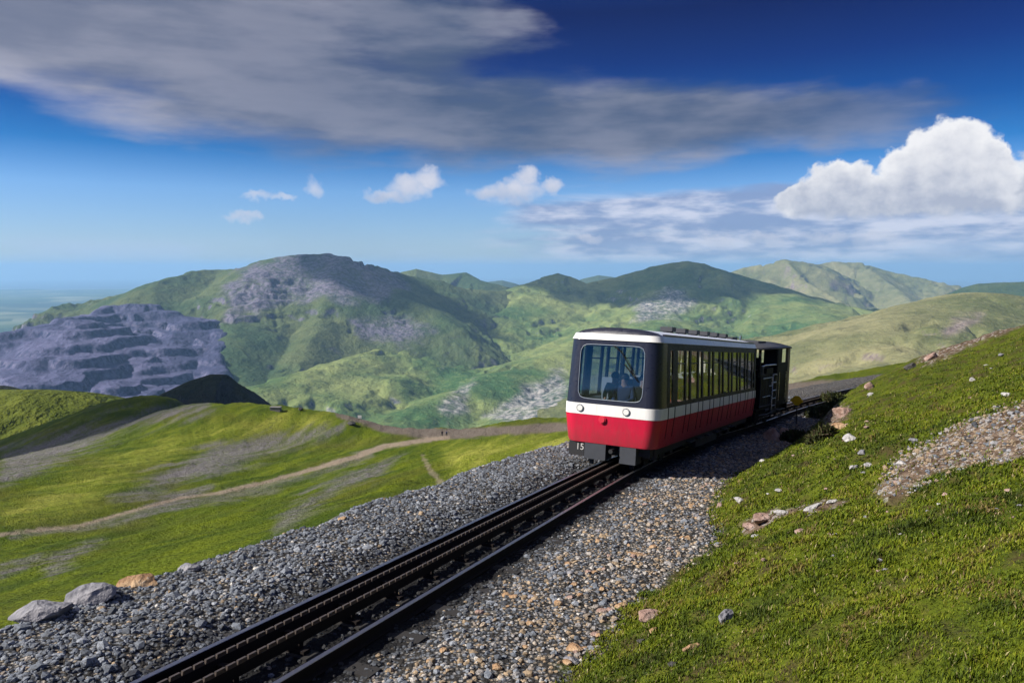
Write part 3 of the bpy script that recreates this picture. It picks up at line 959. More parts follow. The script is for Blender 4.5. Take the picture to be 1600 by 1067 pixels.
def m_mountain(name, grass_a, grass_b, rock_a, rock_b, rock_lo=0.55, rock_hi=0.80):
    def fn():
        p = geo(); n = geo('Normal'); _, _, nz = sepv(n)
        n1 = noise(p, 0.0022, 6, 0.62); n2 = noise(p, 0.011, 6, 0.65); n3 = noise(p, 0.05, 5, 0.65)
        g = mix(smooth(n1, 0.35, 0.66), grass_a, grass_b)
        g = mix(smooth(n2, 0.45, 0.7) * 0.55, g, tuple(0.55 * q for q in grass_a))
        g = mix(smooth(n3, 0.5, 0.72) * 0.4, g, tuple(1.25 * q for q in grass_b))
        rk = mix(smooth(n3, 0.35, 0.68), rock_a, rock_b)
        f = smooth(nz + (n2 - 0.5) * 0.55 + (n3 - 0.5) * 0.35, rock_lo, rock_hi, 1.0, 0.0)
        f = S.m('MAXIMUM', f, attr('rock') * smooth(n3 + n2, 0.7, 1.15, 0.35, 1.0))
        c = mix(f, g, rk)
        return dict(color=c, rough=0.95, spec=0.05, normal=bump(n3 * 10 + n2 * 22, 0.8, 1.0))
    return material(name, fn)


m_mountain('mountain_green', (0.046, 0.080, 0.036), (0.115, 0.135, 0.056), (0.070, 0.068, 0.105), (0.20, 0.18, 0.23))
m_mountain('mountain_lush', (0.048, 0.105, 0.036), (0.215, 0.245, 0.085), (0.065, 0.075, 0.105), (0.42, 0.40, 0.37), 0.54, 0.76)
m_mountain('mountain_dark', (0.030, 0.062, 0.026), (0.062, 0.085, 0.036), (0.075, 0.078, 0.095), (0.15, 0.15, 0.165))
m_mountain('mountain_heath', (0.110, 0.125, 0.050), (0.235, 0.220, 0.110), (0.13, 0.10, 0.10), (0.28, 0.23, 0.21))
m_mountain('slate_waste', (0.055, 0.060, 0.120), (0.120, 0.118, 0.205), (0.030, 0.036, 0.085), (0.17, 0.165, 0.25), 0.55, 0.97)
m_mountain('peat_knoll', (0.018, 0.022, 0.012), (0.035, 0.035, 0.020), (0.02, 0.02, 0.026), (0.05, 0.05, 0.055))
m_mountain('ridge_grass', (0.06, 0.085, 0.010), (0.135, 0.145, 0.025), (0.07, 0.065, 0.06), (0.16, 0.14, 0.13))


def make_mountains():
    M = mountain
    # the broad summit on the left
    M('mountain', 'broad-topped mountain with a rocky purple summit above the slate quarry',
      [([(120, 512, 3500), (160, 485, 3600), (205, 462, 3700), (250, 440, 3800), (300, 424, 3950), (345, 421, 4100), (375, 420, 4050), (400, 411, 4000), (430, 403, 3950), (475, 399, 3900), (515, 397, 3900),
         (545, 404, 3900), (590, 416, 4000), (640, 432, 4100), (700, 446, 4200), (760, 454, 4300), (830, 455, 4500)], .50, 30),
       ([(430, 405, 3900), (400, 450, 3500), (370, 500, 3150), (350, 560, 2750), (400, 620, 2400)], .42, 60),
       ([(530, 400, 3880), (515, 450, 3500), (500, 505, 3150), (470, 560, 2800), (440, 605, 2500)], .52, 40),
       ([(650, 436, 4100), (640, 480, 3700), (620, 530, 3350), (560, 585, 2900)], .46, 50),
       ([(250, 440, 3800), (235, 480, 3500), (290, 520, 3200)], .42, 60)],
      'mountain_green', -560, (-35, 4), (2150, 5000), 520, 260, 200, 1.0,
      masks=dict(rock=[[(350, 445), (400, 412), (430, 400), (520, 390), (620, 425), (640, 450), (590, 470), (520, 465), (440, 470), (400, 490), (350, 500)], [(550, 500), (620, 490), (680, 520), (620, 540), (560, 530)]]))
    M('mountain', 'low green tops peeping over the shoulder of the broad-topped mountain',
      [([(600, 440, 5200), (632, 424, 5300), (650, 420, 5300), (690, 429, 5300), (726, 426, 5300), (746, 437, 5200), (800, 450, 5200), (860, 470, 5200)], .5, 30)],
      'mountain_green', -300, (-13, 5), (4500, 6000), 200, 90, 230, 0.6)
    # the dark cone and its long sunlit flank
    M('mountain', 'dark green cone-shaped mountain behind the train with long sunlit lower flanks',
      [([(720, 505, 4050), (790, 462, 4300), (830, 442, 4600), (855, 431, 4700), (872, 428, 4750), (890, 432, 4750), (915, 443, 4700), (960, 433, 4700), (1010, 420, 4700), (1050, 411, 4700), (1075, 408, 4700), (1100, 413, 4700),
         (1150, 429, 4700), (1230, 452, 4600), (1300, 473, 4500), (1370, 490, 4400), (1450, 500, 4300), (1560, 510, 4300)], .47, 40),
       ([(855, 440, 4600), (790, 486, 4000), (700, 520, 3500), (600, 546, 3000), (480, 582, 2600), (385, 613, 2350), (340, 640, 2200)], .40, 50),
       ([(1075, 415, 4600), (1000, 480, 3900), (900, 540, 3200), (780, 585, 2650), (660, 635, 2250), (590, 668, 2050)], .36, 60),
       ([(1040, 500, 3500), (960, 580, 2700), (860, 640, 2150), (800, 690, 1900)], .40, 60),
       ([(1230, 456, 4500), (1320, 512, 3500), (1290, 560, 2700), (1260, 610, 2100)], .34, 70),
       ([(1400, 500, 4000), (1440, 540, 3000), (1380, 600, 2200)], .34, 70)],
      'mountain_lush', -560, (-26, 36), (1750, 5500), 640, 300, 300, 1.0,
      masks=dict(rock=[[(985, 480), (1050, 450), (1090, 470), (1060, 495), (1000, 500)], [(760, 650), (830, 600), (880, 570), (890, 660), (820, 668)], [(690, 640), (720, 605), (740, 600), (730, 640), (700, 660)],
                       [(690, 520), (720, 500), (720, 545), (690, 580)]]))
    M('mountain', 'distant pale ridge with steep blue cliffs on its right side',
      [([(1090, 440, 7500), (1130, 429, 7500), (1160, 419, 7500), (1225, 406, 7500), (1250, 409, 7500), (1285, 414, 7700), (1330, 436, 7900)], .62, 20),
       ([(1260, 418, 8300), (1300, 409, 8400), (1345, 411, 8400), (1400, 427, 8300), (1450, 436, 8200), (1500, 447, 8200), (1560, 462, 8000)], .55, 30),
       ([(1228, 407, 7480), (1260, 440, 7000), (1310, 468, 6600), (1340, 485, 6200)], .85, 10),
       ([(1345, 411, 8400), (1400, 450, 7600), (1430, 480, 7000)], .6, 30)],
      'mountain_heath', -420, (12, 36), (5600, 9500), 320, 170, 400, 1.1)
    M('mountain', 'rounded heath hill with a small crag rising behind the grassy bank',
      [([(1250, 640, 1500), (1330, 580, 1600), (1380, 532, 1750), (1430, 494, 2000), (1470, 474, 2200), (1520, 461, 2300), (1570, 462, 2300), (1640, 470, 2300), (1720, 480, 2300)], .40, 120),
       ([(1520, 463, 2280), (1480, 520, 1800), (1440, 570, 1450)], .36, 100)],
      'mountain_heath', -700, (2, 42), (1250, 3200), 420, 170, 500, 0.55,
      masks=dict(rock=[[(1470, 520), (1490, 498), (1530, 492), (1540, 505), (1500, 520), (1475, 530)]]))
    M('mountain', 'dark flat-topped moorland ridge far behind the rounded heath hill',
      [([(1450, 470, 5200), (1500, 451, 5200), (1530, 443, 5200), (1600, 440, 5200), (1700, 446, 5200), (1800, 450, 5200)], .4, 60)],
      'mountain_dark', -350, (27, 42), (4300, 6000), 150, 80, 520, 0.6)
    M('mountain', 'faint grey hilltop in the gap left of the dark twin top',
      [([(720, 450, 9500), (760, 441, 9500), (785, 438, 9500), (805, 443, 9500), (830, 452, 9500)], .35, 60)], 'mountain_dark', -300, (-6, 3), (8600, 10200), 90, 50, 540, 0.4)
    M('mountain', 'faint grey hilltop in the gap beside the dark cone-shaped mountain',
      [([(880, 446, 9500), (910, 436, 9500), (935, 430, 9500), (965, 434, 9500), (1000, 446, 9500)], .35, 60)], 'mountain_dark', -300, (2, 12), (8600, 10200), 90, 50, 560, 0.4)

    az = np.radians(np.linspace(95, 262, 120)); r = np.geomspace(40, 1500, 60); rg, ag = np.meshgrid(r, az, indexing='ij')
    x = rg * np.sin(ag); y = rg * np.cos(ag)
    Z = -8 + 0.22 * np.minimum(rg, 900) * (0.75 + 0.25 * np.sin(ag * 2.0 - 1.0)) * sstep(ag, R(95), R(125)) * (1 - 0.75 * sstep(ag, R(205), R(262))) + 12 * fbm(x / 160, y / 160, 5, 900) - 40 * sstep(ag, R(215), R(262))
    tag(np_mesh('mountain', np.stack([x, y, Z], -1).reshape(-1, 3), grid_faces(60, 120), 'mountain_green', True), 'summit slope that the track climbs towards, uphill of the gravel verge', kind='structure')
    # slate quarry: benches and fans of waste
    tips = [(300, 503, 3150, 130, 70), (335, 530, 2950, 120, 80), (345, 560, 2750, 110, 80), (255, 540, 2850, 110, 70), (215, 560, 2700, 90, 60), (180, 605, 2250, 90, 60), (215, 612, 2230, 70, 50), (135, 620, 2200, 70, 45), (60, 590, 2400, 120, 70), (120, 560, 2600, 130, 70)]
    def quarry(x, y, Z):
        aq = np.degrees(np.arctan2(x, y)) + 0.8 * fbm(x / 300, y / 300, 3, 71)
        for px, py, d, rad, hgt in tips:
            q = pt(px, py, d)
            dx = x - q[0]; dy = y - q[1]
            rr_ = np.sqrt(dx * dx + (np.where(dy > 0, 0.5, 1.0) * dy) ** 2)
            top = q[2] + 6
            Z = np.maximum(Z, np.where(rr_ < rad * 2.2, top - np.maximum(0, rr_ - rad * 0.55) * 0.78, -9e3))
        st = 31.0
        zz = Z + 13 * fbm(x / 260, y / 260, 3, 77)
        k = np.floor(zz / st); fr = zz / st - k
        ter = (k + sstep(fr, 0.62, 1.0)) * st
        m = sstep(fbm(x / 500, y / 500, 2, 78), -0.9, -0.2)
        Z = Z + (ter - zz) * 0.85 * m + 2.6 * fbm(x / 40, y / 40, 4, 79) + 2 * ridged(x / 130, y / 130, 3, 82)
        return Z - 460 * sstep(aq, -21.4, -18.6) ** 1.2
    M('slate_quarry', 'stepped purple slate quarry and spoil tips on the mountain flank',
      [([(-120, 545, 2900), (0, 520, 3000), (60, 506, 3050), (120, 494, 3250), (172, 478, 3420), (235, 474, 3420), (300, 494, 3280), (345, 514, 3080), (374, 545, 2900), (380, 580, 2650)], .48, 40),
       ([(120, 500, 3000), (60, 560, 2600), (20, 620, 2250)], .40, 60), ([(300, 500, 3250), (230, 565, 2700), (150, 630, 2200)], .36, 60), ([(345, 518, 3050), (345, 575, 2600), (330, 620, 2300)], .42, 40)],
      'slate_waste', -600, (-42, -14), (1850, 3750), 460, 330, 600, 0.55, quarry, wl=330.0)
    # nearer dark knoll and the ridge to the left of it
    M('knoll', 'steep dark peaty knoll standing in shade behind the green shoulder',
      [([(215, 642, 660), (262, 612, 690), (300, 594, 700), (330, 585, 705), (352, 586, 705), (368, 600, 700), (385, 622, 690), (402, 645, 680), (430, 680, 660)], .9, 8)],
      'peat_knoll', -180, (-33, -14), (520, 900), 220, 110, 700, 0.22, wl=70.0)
    M('hill', 'smooth pale green spur beyond the shoulder, left of the dark knoll',
      [([(-160, 606, 520), (-60, 609, 510), (0, 611, 500), (45, 611, 490), (85, 614, 480), (112, 624, 470), (135, 640, 460), (160, 665, 450)], .42, 30)],
      'ridge_grass', -200, (-44, -26), (360, 700), 180, 110, 720, 0.08, wl=120.0)
    M('hill', 'dark wooded spur at the edge of the valley beyond the pale green spur',
      [([(-160, 585, 900), (-60, 594, 900), (0, 603, 900), (25, 610, 890), (60, 630, 880)], .5, 15)], 'peat_knoll', -300, (-44, -30), (760, 1100), 90, 60, 740, 0.15, wl=120.0)


# ------------------------------------------------------------------ plain and sea
def m_plain():
    p = geo()
    v = voro(p, 0.0016, out=1); a, b, _ = sepv(v)
    n = noise(p, 0.00025, 5, 0.6); n2 = noise(p, 0.003, 4, 0.6)
    c = ramp(a, [(0.0, (0.03, 0.06, 0.03)), (0.45, (0.06, 0.10, 0.035)), (0.75, (0.11, 0.14, 0.06)), (1.0, (0.24, 0.24, 0.14))])
    c = mix(smooth(n, 0.45, 0.6), c, (0.030, 0.048, 0.030))
    c = mix(smooth(n2, 0.68, 0.74), c, (0.24, 0.24, 0.22))
    return dict(color=c, rough=1.0, spec=0.0)


def m_sea():
    p = geo(); n = noise(p, 0.001, 4, 0.6)
    return dict(color=(0.02, 0.05, 0.09), rough=0.35, spec=0.5, normal=bump(n, 0.2, 3.0))


material('plain', m_plain)
material('sea', m_sea)


def disc(name, r, z, mat, label, n=96, r0=0.0):
    a = np.linspace(0, 2 * np.pi, n, endpoint=False)
    rs = [max(r0, 1.0)] + list(np.linspace(3000, r, 90))
    V = np.concatenate([np.stack([q * np.sin(a), q * np.cos(a), np.full(n, z - q * q / 1.44e7)], -1) for q in rs])
    Fc = []
    for j in range(len(rs) - 1):
        for i in range(n): Fc.append((j * n + i, j * n + (i + 1) % n, (j + 1) * n + (i + 1) % n, (j + 1) * n + i))
    return tag(np_mesh(name, V, np.array(Fc)[:, ::-1], mat, True), label, kind='structure')


def make_far():
    disc('sea', 140000, -690, 'sea', 'blue sea reaching the horizon beyond the coastal plain')
    az = np.linspace(-180, 180, 361); V = []; rs = np.geomspace(1, 34000, 60)
    a = np.radians(az)
    coast = 30000 + 3500 * pnoise(az * 0.31, az * 0 + 2, 5) + 1500 * pnoise(az * 1.3, az * 0 + 5, 6)
    t = np.linspace(0.0, 1.0, 70)[:, None] ** 2
    rr = 300 + t * (coast[None] - 300)
    x = rr * np.sin(a); y = rr * np.cos(a)
    z = -672 + 22 * fbm(x / 2500, y / 2500, 4, 9) * (1 - t) - 22 * sstep(t, 0.93, 1.0) + 28 * sstep(pnoise(x / 6000, y / 6000, 12), 0.1, .6)
    z = z - rr * rr / 1.44e7
    np_v = np.stack([x, y, z], -1).reshape(-1, 3)
    tag(np_mesh('plain', np_v, grid_faces(70, 361), 'plain', True), 'patchwork coastal plain far below on the left', kind='structure')
    # air
    bm = bmesh.new(); bmesh.ops.create_cube(bm, size=1.0)
    me = bpy.data.meshes.new('haze'); bm.to_mesh(me); bm.free()
    m = bpy.data.materials.new('haze_air'); m.use_nodes = True; nt = m.node_tree
    nt.nodes.remove(nt.nodes['Principled BSDF'])
    pv = nt.nodes.new('ShaderNodeVolumePrincipled')
    pv.inputs['Color'].default_value = (0.38, 0.66, 1.0, 1); pv.inputs['Density'].default_value = HAZE_DENSITY; pv.inputs['Anisotropy'].default_value = 0.1
    nt.links.new(pv.outputs[0], nt.nodes['Material Output'].inputs['Volume'])
    me.materials.append(m)
    o = put(bpy.data.objects.new('haze', me)); o.scale = (300000, 300000, 2330); o.location = (0, 0, 260 - 1165)
    tag(o, 'pale blue air haze over the valley and the mountains', kind='stuff')


# ------------------------------------------------------------------ the train
def painted(name, col, rough=0.3, coat=0.2):
    """body paint with road dust low down and faint streaks"""
    def fn():
        p = objco(); _, _, z = sepv(p)
        n = noise(vmap(p, (2.0, 2.0, 0.5)), 3.0, 5, 0.65); n2 = noise(p, 30.0, 3, 0.6)
        c = mix(smooth(n, 0.3, 0.7), tuple(0.90 * q for q in col), col)
        dust = smooth(z + (n - 0.5) * 0.9, 1.25, 0.45) * 0.42 * smooth(n2, 0.2, 0.7, 0.6, 1.0)
        streak = smooth(noise(vmap(p, (9.0, 9.0, 0.35)), 1.0, 4, 0.6), 0.58, 0.78) * 0.20
        c = mix(S.m('MAXIMUM', dust, streak), c, (0.085, 0.065, 0.050))
        return dict(color=c, rough=smooth(n2, 0.3, 0.7, rough - 0.05, rough + 0.2), coat=coat)
    return material(name, fn)


painted('paint_red', (0.56, 0.003, 0.040), 0.36, 0.05)
painted('paint_white', (0.78, 0.77, 0.75), 0.36, 0.15)
plain('paint_navy', (0.012, 0.014, 0.030), 0.35, 0, 0.15, 2.0, 0.1)
plain('window_black', (0.008, 0.009, 0.012), 0.5, 0, 0.2, 2.0, 0.0, 0.2)
plain('roof_paint', (0.55, 0.58, 0.66), 0.4, 0, 0.06, 1.5)
plain('vent_grey', (0.035, 0.037, 0.045), 0.6)
plain('under_black', (0.012, 0.012, 0.014), 0.6, 0, 0.4, 4.0)
plain('under_grey', (0.034, 0.038, 0.048), 0.6, 0, 0.4, 4.0)
plain('loco_black', (0.007, 0.007, 0.009), 0.6, 0, 0.4, 4.0, 0.0, 0.12)
plain('loco_tan', (0.24, 0.17, 0.11), 0.5, 0, 0.25, 4.0)
plain('steel', (0.50, 0.50, 0.52), 0.3, 1.0, 0.1)
plain('rail_top', (0.36, 0.34, 0.35), 0.38, 1.0, 0.2, 6.0)
plain('rail_rust', (0.016, 0.012, 0.011), 0.85, 0.0, 0.4, 8.0, 0.0, 0.15)
plain('rack_top', (0.12, 0.095, 0.082), 0.5, 0.6, 0.3, 8.0)
plain('sleeper', (0.018, 0.016, 0.015), 0.85, 0, 0.5, 5.0)
plain('seal', (0.24, 0.28, 0.34), 0.35)
plain('interior', (0.74, 0.72, 0.68), 0.7)
plain('seat_blue', (0.26, 0.30, 0.36), 0.8)
plain('floor_grey', (0.10, 0.10, 0.11), 0.7)
plain('lamp_red', (0.55, 0.03, 0.06), 0.15, 0, 0.05, 3.0, 0.5)
plain('lamp_glass', (0.70, 0.70, 0.68), 0.08, 0, 0.05, 3.0, 0.5)
plain('sign_yellow', (0.92, 0.55, 0.01), 0.45, 0, 0.10)
plain('skin', (0.52, 0.30, 0.22), 0.6)
plain('hair', (0.03, 0.02, 0.015), 0.7)
plain('cloth_red', (0.60, 0.05, 0.03), 0.85)
plain('cloth_blue', (0.04, 0.07, 0.16), 0.85)
plain('cloth_dark', (0.015, 0.015, 0.018), 0.9)
plain('cloth_teal', (0.05, 0.22, 0.22), 0.85)
plain('stone_wall', (0.16, 0.15, 0.15), 0.95, 0, 0.4, 1.0)


def m_glass(name, tint, ior):
    m = bpy.data.materials.new(name); m.use_nodes = True; nt = m.node_tree; S.nt = nt
    nt.nodes.remove(nt.nodes['Principled BSDF'])
    tr = nt.nodes.new('ShaderNodeBsdfTransparent'); tr.inputs[0].default_value = tint + (1,)
    gl = nt.nodes.new('ShaderNodeBsdfGlossy'); gl.inputs['Roughness'].default_value = 0.03; gl.inputs['Color'].default_value = (0.95, 0.95, 0.95, 1)
    f0 = ((ior - 1) / (ior + 1)) ** 2
    ca = S.m('ABSOLUTE', vm('DOT_PRODUCT', geo('Normal'), geo('Incoming'), out=1))
    fr = S.m('POWER', 1.0 - ca, 5.0) * (1 - f0) + f0
    mx = nt.nodes.new('ShaderNodeMixShader')
    nt.links.new(fr.v, mx.inputs[0]); nt.links.new(tr.outputs[0], mx.inputs[1]); nt.links.new(gl.outputs[0], mx.inputs[2])
    nt.links.new(mx.outputs[0], nt.nodes['Material Output'].inputs['Surface'])
    MATS[name] = m


m_glass('glass', (0.90, 0.91, 0.91), 1.55)
m_glass('glass_front', (0.40, 0.48, 0.55), 1.9)


def bm_obj(name, bm, mat, parent=None, smooth_=False, bevel=0.0):
    if bevel:
        bmesh.ops.bevel(bm, geom=[e for e in bm.edges if len(e.link_faces) == 2 and e.calc_face_angle(0) > 0.5], offset=bevel, segments=2, affect='EDGES', clamp_overlap=True)
    bmesh.ops.recalc_face_normals(bm, faces=bm.faces)
    me = bpy.data.meshes.new(name); bm.to_mesh(me); bm.free()
    if smooth_:
        for p in me.polygons: p.use_smooth = True
    me.materials.append(MATS[mat])
    return put(bpy.data.objects.new(name, me), parent)


def hexa(bm, P):
    v = [bm.verts.new(q) for q in P]
    for f in ((0, 1, 2, 3), (7, 6, 5, 4), (0, 4, 5, 1), (1, 5, 6, 2), (2, 6, 7, 3), (3, 7, 4, 0)): bm.faces.new([v[i] for i in f])


def box(bm, x0, x1, y0, y1, z0, z1):
    hexa(bm, [(x0, y0, z0), (x1, y0, z0), (x1, y1, z0), (x0, y1, z0), (x0, y0, z1), (x1, y0, z1), (x1, y1, z1), (x0, y1, z1)])


def boxo(name, dims, mat, parent, bevel=0.01):
    bm = bmesh.new(); box(bm, *dims); return bm_obj(name, bm, mat, parent, False, bevel)


def cyl(bm, a, b, r, n=16, r2=None):
    a = Vector(a); b = Vector(b); d = b - a
    m = Matrix.Translation((a + b) / 2) @ d.to_track_quat('Z', 'Y').to_matrix().to_4x4()
    bmesh.ops.create_cone(bm, cap_ends=True, segments=n, radius1=r, radius2=r if r2 is None else r2, depth=d.length, matrix=m)


def cylo(name, a, b, r, mat, parent, n=16, r2=None, bevel=0.0):
    bm = bmesh.new(); cyl(bm, a, b, r, n, r2); return bm_obj(name, bm, mat, parent, False, bevel)


def meshed(name, cu, parent):
    tmp = bpy.data.objects.new('tmp', cu); me = bpy.data.meshes.new_from_object(tmp); bpy.data.objects.remove(tmp); me.name = name
    return put(bpy.data.objects.new(name, me), parent)


def tube(name, pts, r, mat, parent, n=6, closed=False):
    cu = bpy.data.curves.new(name, 'CURVE'); cu.dimensions = '3D'; cu.bevel_depth = r; cu.bevel_resolution = 2
    sp = cu.splines.new('POLY'); sp.points.add(len(pts) - 1); sp.use_cyclic_u = closed
    for q, p in zip(sp.points, pts): q.co = tuple(p) + (1,)
    cu.materials.append(MATS[mat])
    return meshed(name, cu, parent)


def person(name, P, rz, label, pose='sit', top='cloth_blue', legs='cloth_dark', hair='hair', parent_mat=None, group=None, scale=1.0):
    """one continuous skinned body; jacket, trousers and hair are its clothing"""
    root = empty(name, (parent_mat or Matrix()) @ Matrix.Translation(P) @ Matrix.Rotation(rz, 4, 'Z') @ Matrix.Scale(scale, 4), label=label, category='person', group=group)
    if pose == 'sit':
        hip = 0.47; J = dict(pel=(0, 0, hip), ch=(0, -.02, hip + .38), nk=(0, 0, hip + .54), hd=(0, .02, hip + .66), tp=(0, .02, hip + .76))
        lg = [[(s * .10, .02, hip), (s * .11, .42, hip + .02), (s * .11, .44, .06), (s * .11, .58, .03)] for s in (-1, 1)]
        ar = [[(s * .19, -.02, hip + .46), (s * .24, .06, hip + .2), (s * .14, .30, hip + .13), (s * .10, .37, hip + .13)] for s in (-1, 1)]
    else:
        hip = 0.90; st = 0.22 if pose == 'walk' else 0.05
        J = dict(pel=(0, 0, hip), ch=(0, 0, hip + .38), nk=(0, .02, hip + .54), hd=(0, .04, hip + .67), tp=(0, .04, hip + .77))
        lg = [[(s * .09, 0, hip), (s * .10, s * st * .6 + .03, .48), (s * .10, s * st, .07), (s * .10, s * st + .14, .04)] for s in (-1, 1)]
        ar = [[(s * .19, 0, hip + .46), (s * .24, -s * st * .5, hip + .2), (s * .22, -s * st + .06, hip - .02), (s * .22, -s * st + .1, hip - .12)] for s in (-1, 1)]
    def skin(nm, verts, edges, rad, mat, rootv=0):
        me = bpy.data.meshes.new(nm); me.from_pydata(verts, edges, [])
        o = put(bpy.data.objects.new(nm, me), root)
        o.modifiers.new('skin', 'SKIN'); sd = o.modifiers.new('sub', 'SUBSURF'); sd.levels = 2; sd.render_levels = 2
        for i, r in enumerate(rad):
            r = r if isinstance(r, tuple) else (r, r)
            me.skin_vertices[0].data[i].radius = r; me.skin_vertices[0].data[i].use_root = (i == rootv)
        me.materials.append(MATS[mat]); return o
    V = [J['pel'], J['ch'], J['nk'], J['hd'], J['tp']]; E = [(0, 1), (1, 2), (2, 3), (3, 4)]; Rd = [(.14, .10), (.16, .10), .055, (.085, .10), (.06, .07)]
    for s in (0, 1):
        b = len(V); V += lg[s]; E += [(0, b), (b, b + 1), (b + 1, b + 2), (b + 2, b + 3)]; Rd += [.085, .06, .042, .04]
        b = len(V); V += ar[s]; E += [(1, b), (b, b + 1), (b + 1, b + 2), (b + 2, b + 3)]; Rd += [.055, .042, .032, .03]
    skin('body', V, E, Rd, 'skin')
    V = [J['pel'], J['ch'], tuple(np.array(J['nk']) - (0, 0, .05))]; E = [(0, 1), (1, 2)]; Rd = [(.165, .125), (.185, .125), .075]
    for s in (0, 1):
        b = len(V); V += ar[s][:3]; E += [(1, b), (b, b + 1), (b + 1, b + 2)]; Rd += [.075, .060, .048]
    skin('jacket', V, E, Rd, top)
    V = [tuple(np.array(J['pel']) + (0, 0, .02))]; E = []; Rd = [(.155, .115)]
    for s in (0, 1):
        b = len(V); V += lg[s][:3]; E += [(0, b), (b, b + 1), (b + 1, b + 2)]; Rd += [.10, .075, .06]
    skin('trousers', V, E, Rd, legs)
    bm = bmesh.new(); h = Vector(J['hd'])
    bmesh.ops.create_icosphere(bm, subdivisions=2, radius=0.112, matrix=Matrix.Translation(h + Vector((0, -.022, .035))))
    for v in bm.verts:
        if v.co.z < h.z - .03: v.co.z = h.z - .03
    bm_obj('hair', bm, hair, root, True)
    return root


def vehicle_matrix(a, b, s_front):
    A = track_pos(np.array(a)); B = track_pos(np.array(b))
    dd = (B - A) / np.linalg.norm(B - A); az = math.atan2(dd[0], dd[1])
    e2 = np.array([math.cos(az), -math.sin(az), 0]); u2 = np.cross(e2, dd); O = A - (a - s_front) * dd
    return Matrix(((e2[0], dd[0], u2[0], O[0]), (e2[1], dd[1], u2[1], O[1]), (e2[2], dd[2], u2[2], O[2]), (0, 0, 0, 1)))


S0, CL, GAP, LL = 11.2, 11.2, 0.45, 4.1
MC = vehicle_matrix(S0 + 1.8, S0 + CL - 1.8, S0)
ML = vehicle_matrix(S0 + CL + GAP + .8, S0 + CL + GAP + LL - .8, S0 + CL + GAP)


def wheel(parent, x, y, r, side, mat='under_black'):
    w = cylo('wheel', (x - .05, y, r), (x + .05, y, r), r, mat, parent, 24, None, 0.008)
    cylo('tyre', (x - .035, y, r), (x + .035, y, r), r + .012, 'steel', w, 28)
    cylo('hub', (x + side * .05, y, r), (x + side * .085, y, r), .07, 'under_grey', w, 12)
    return w


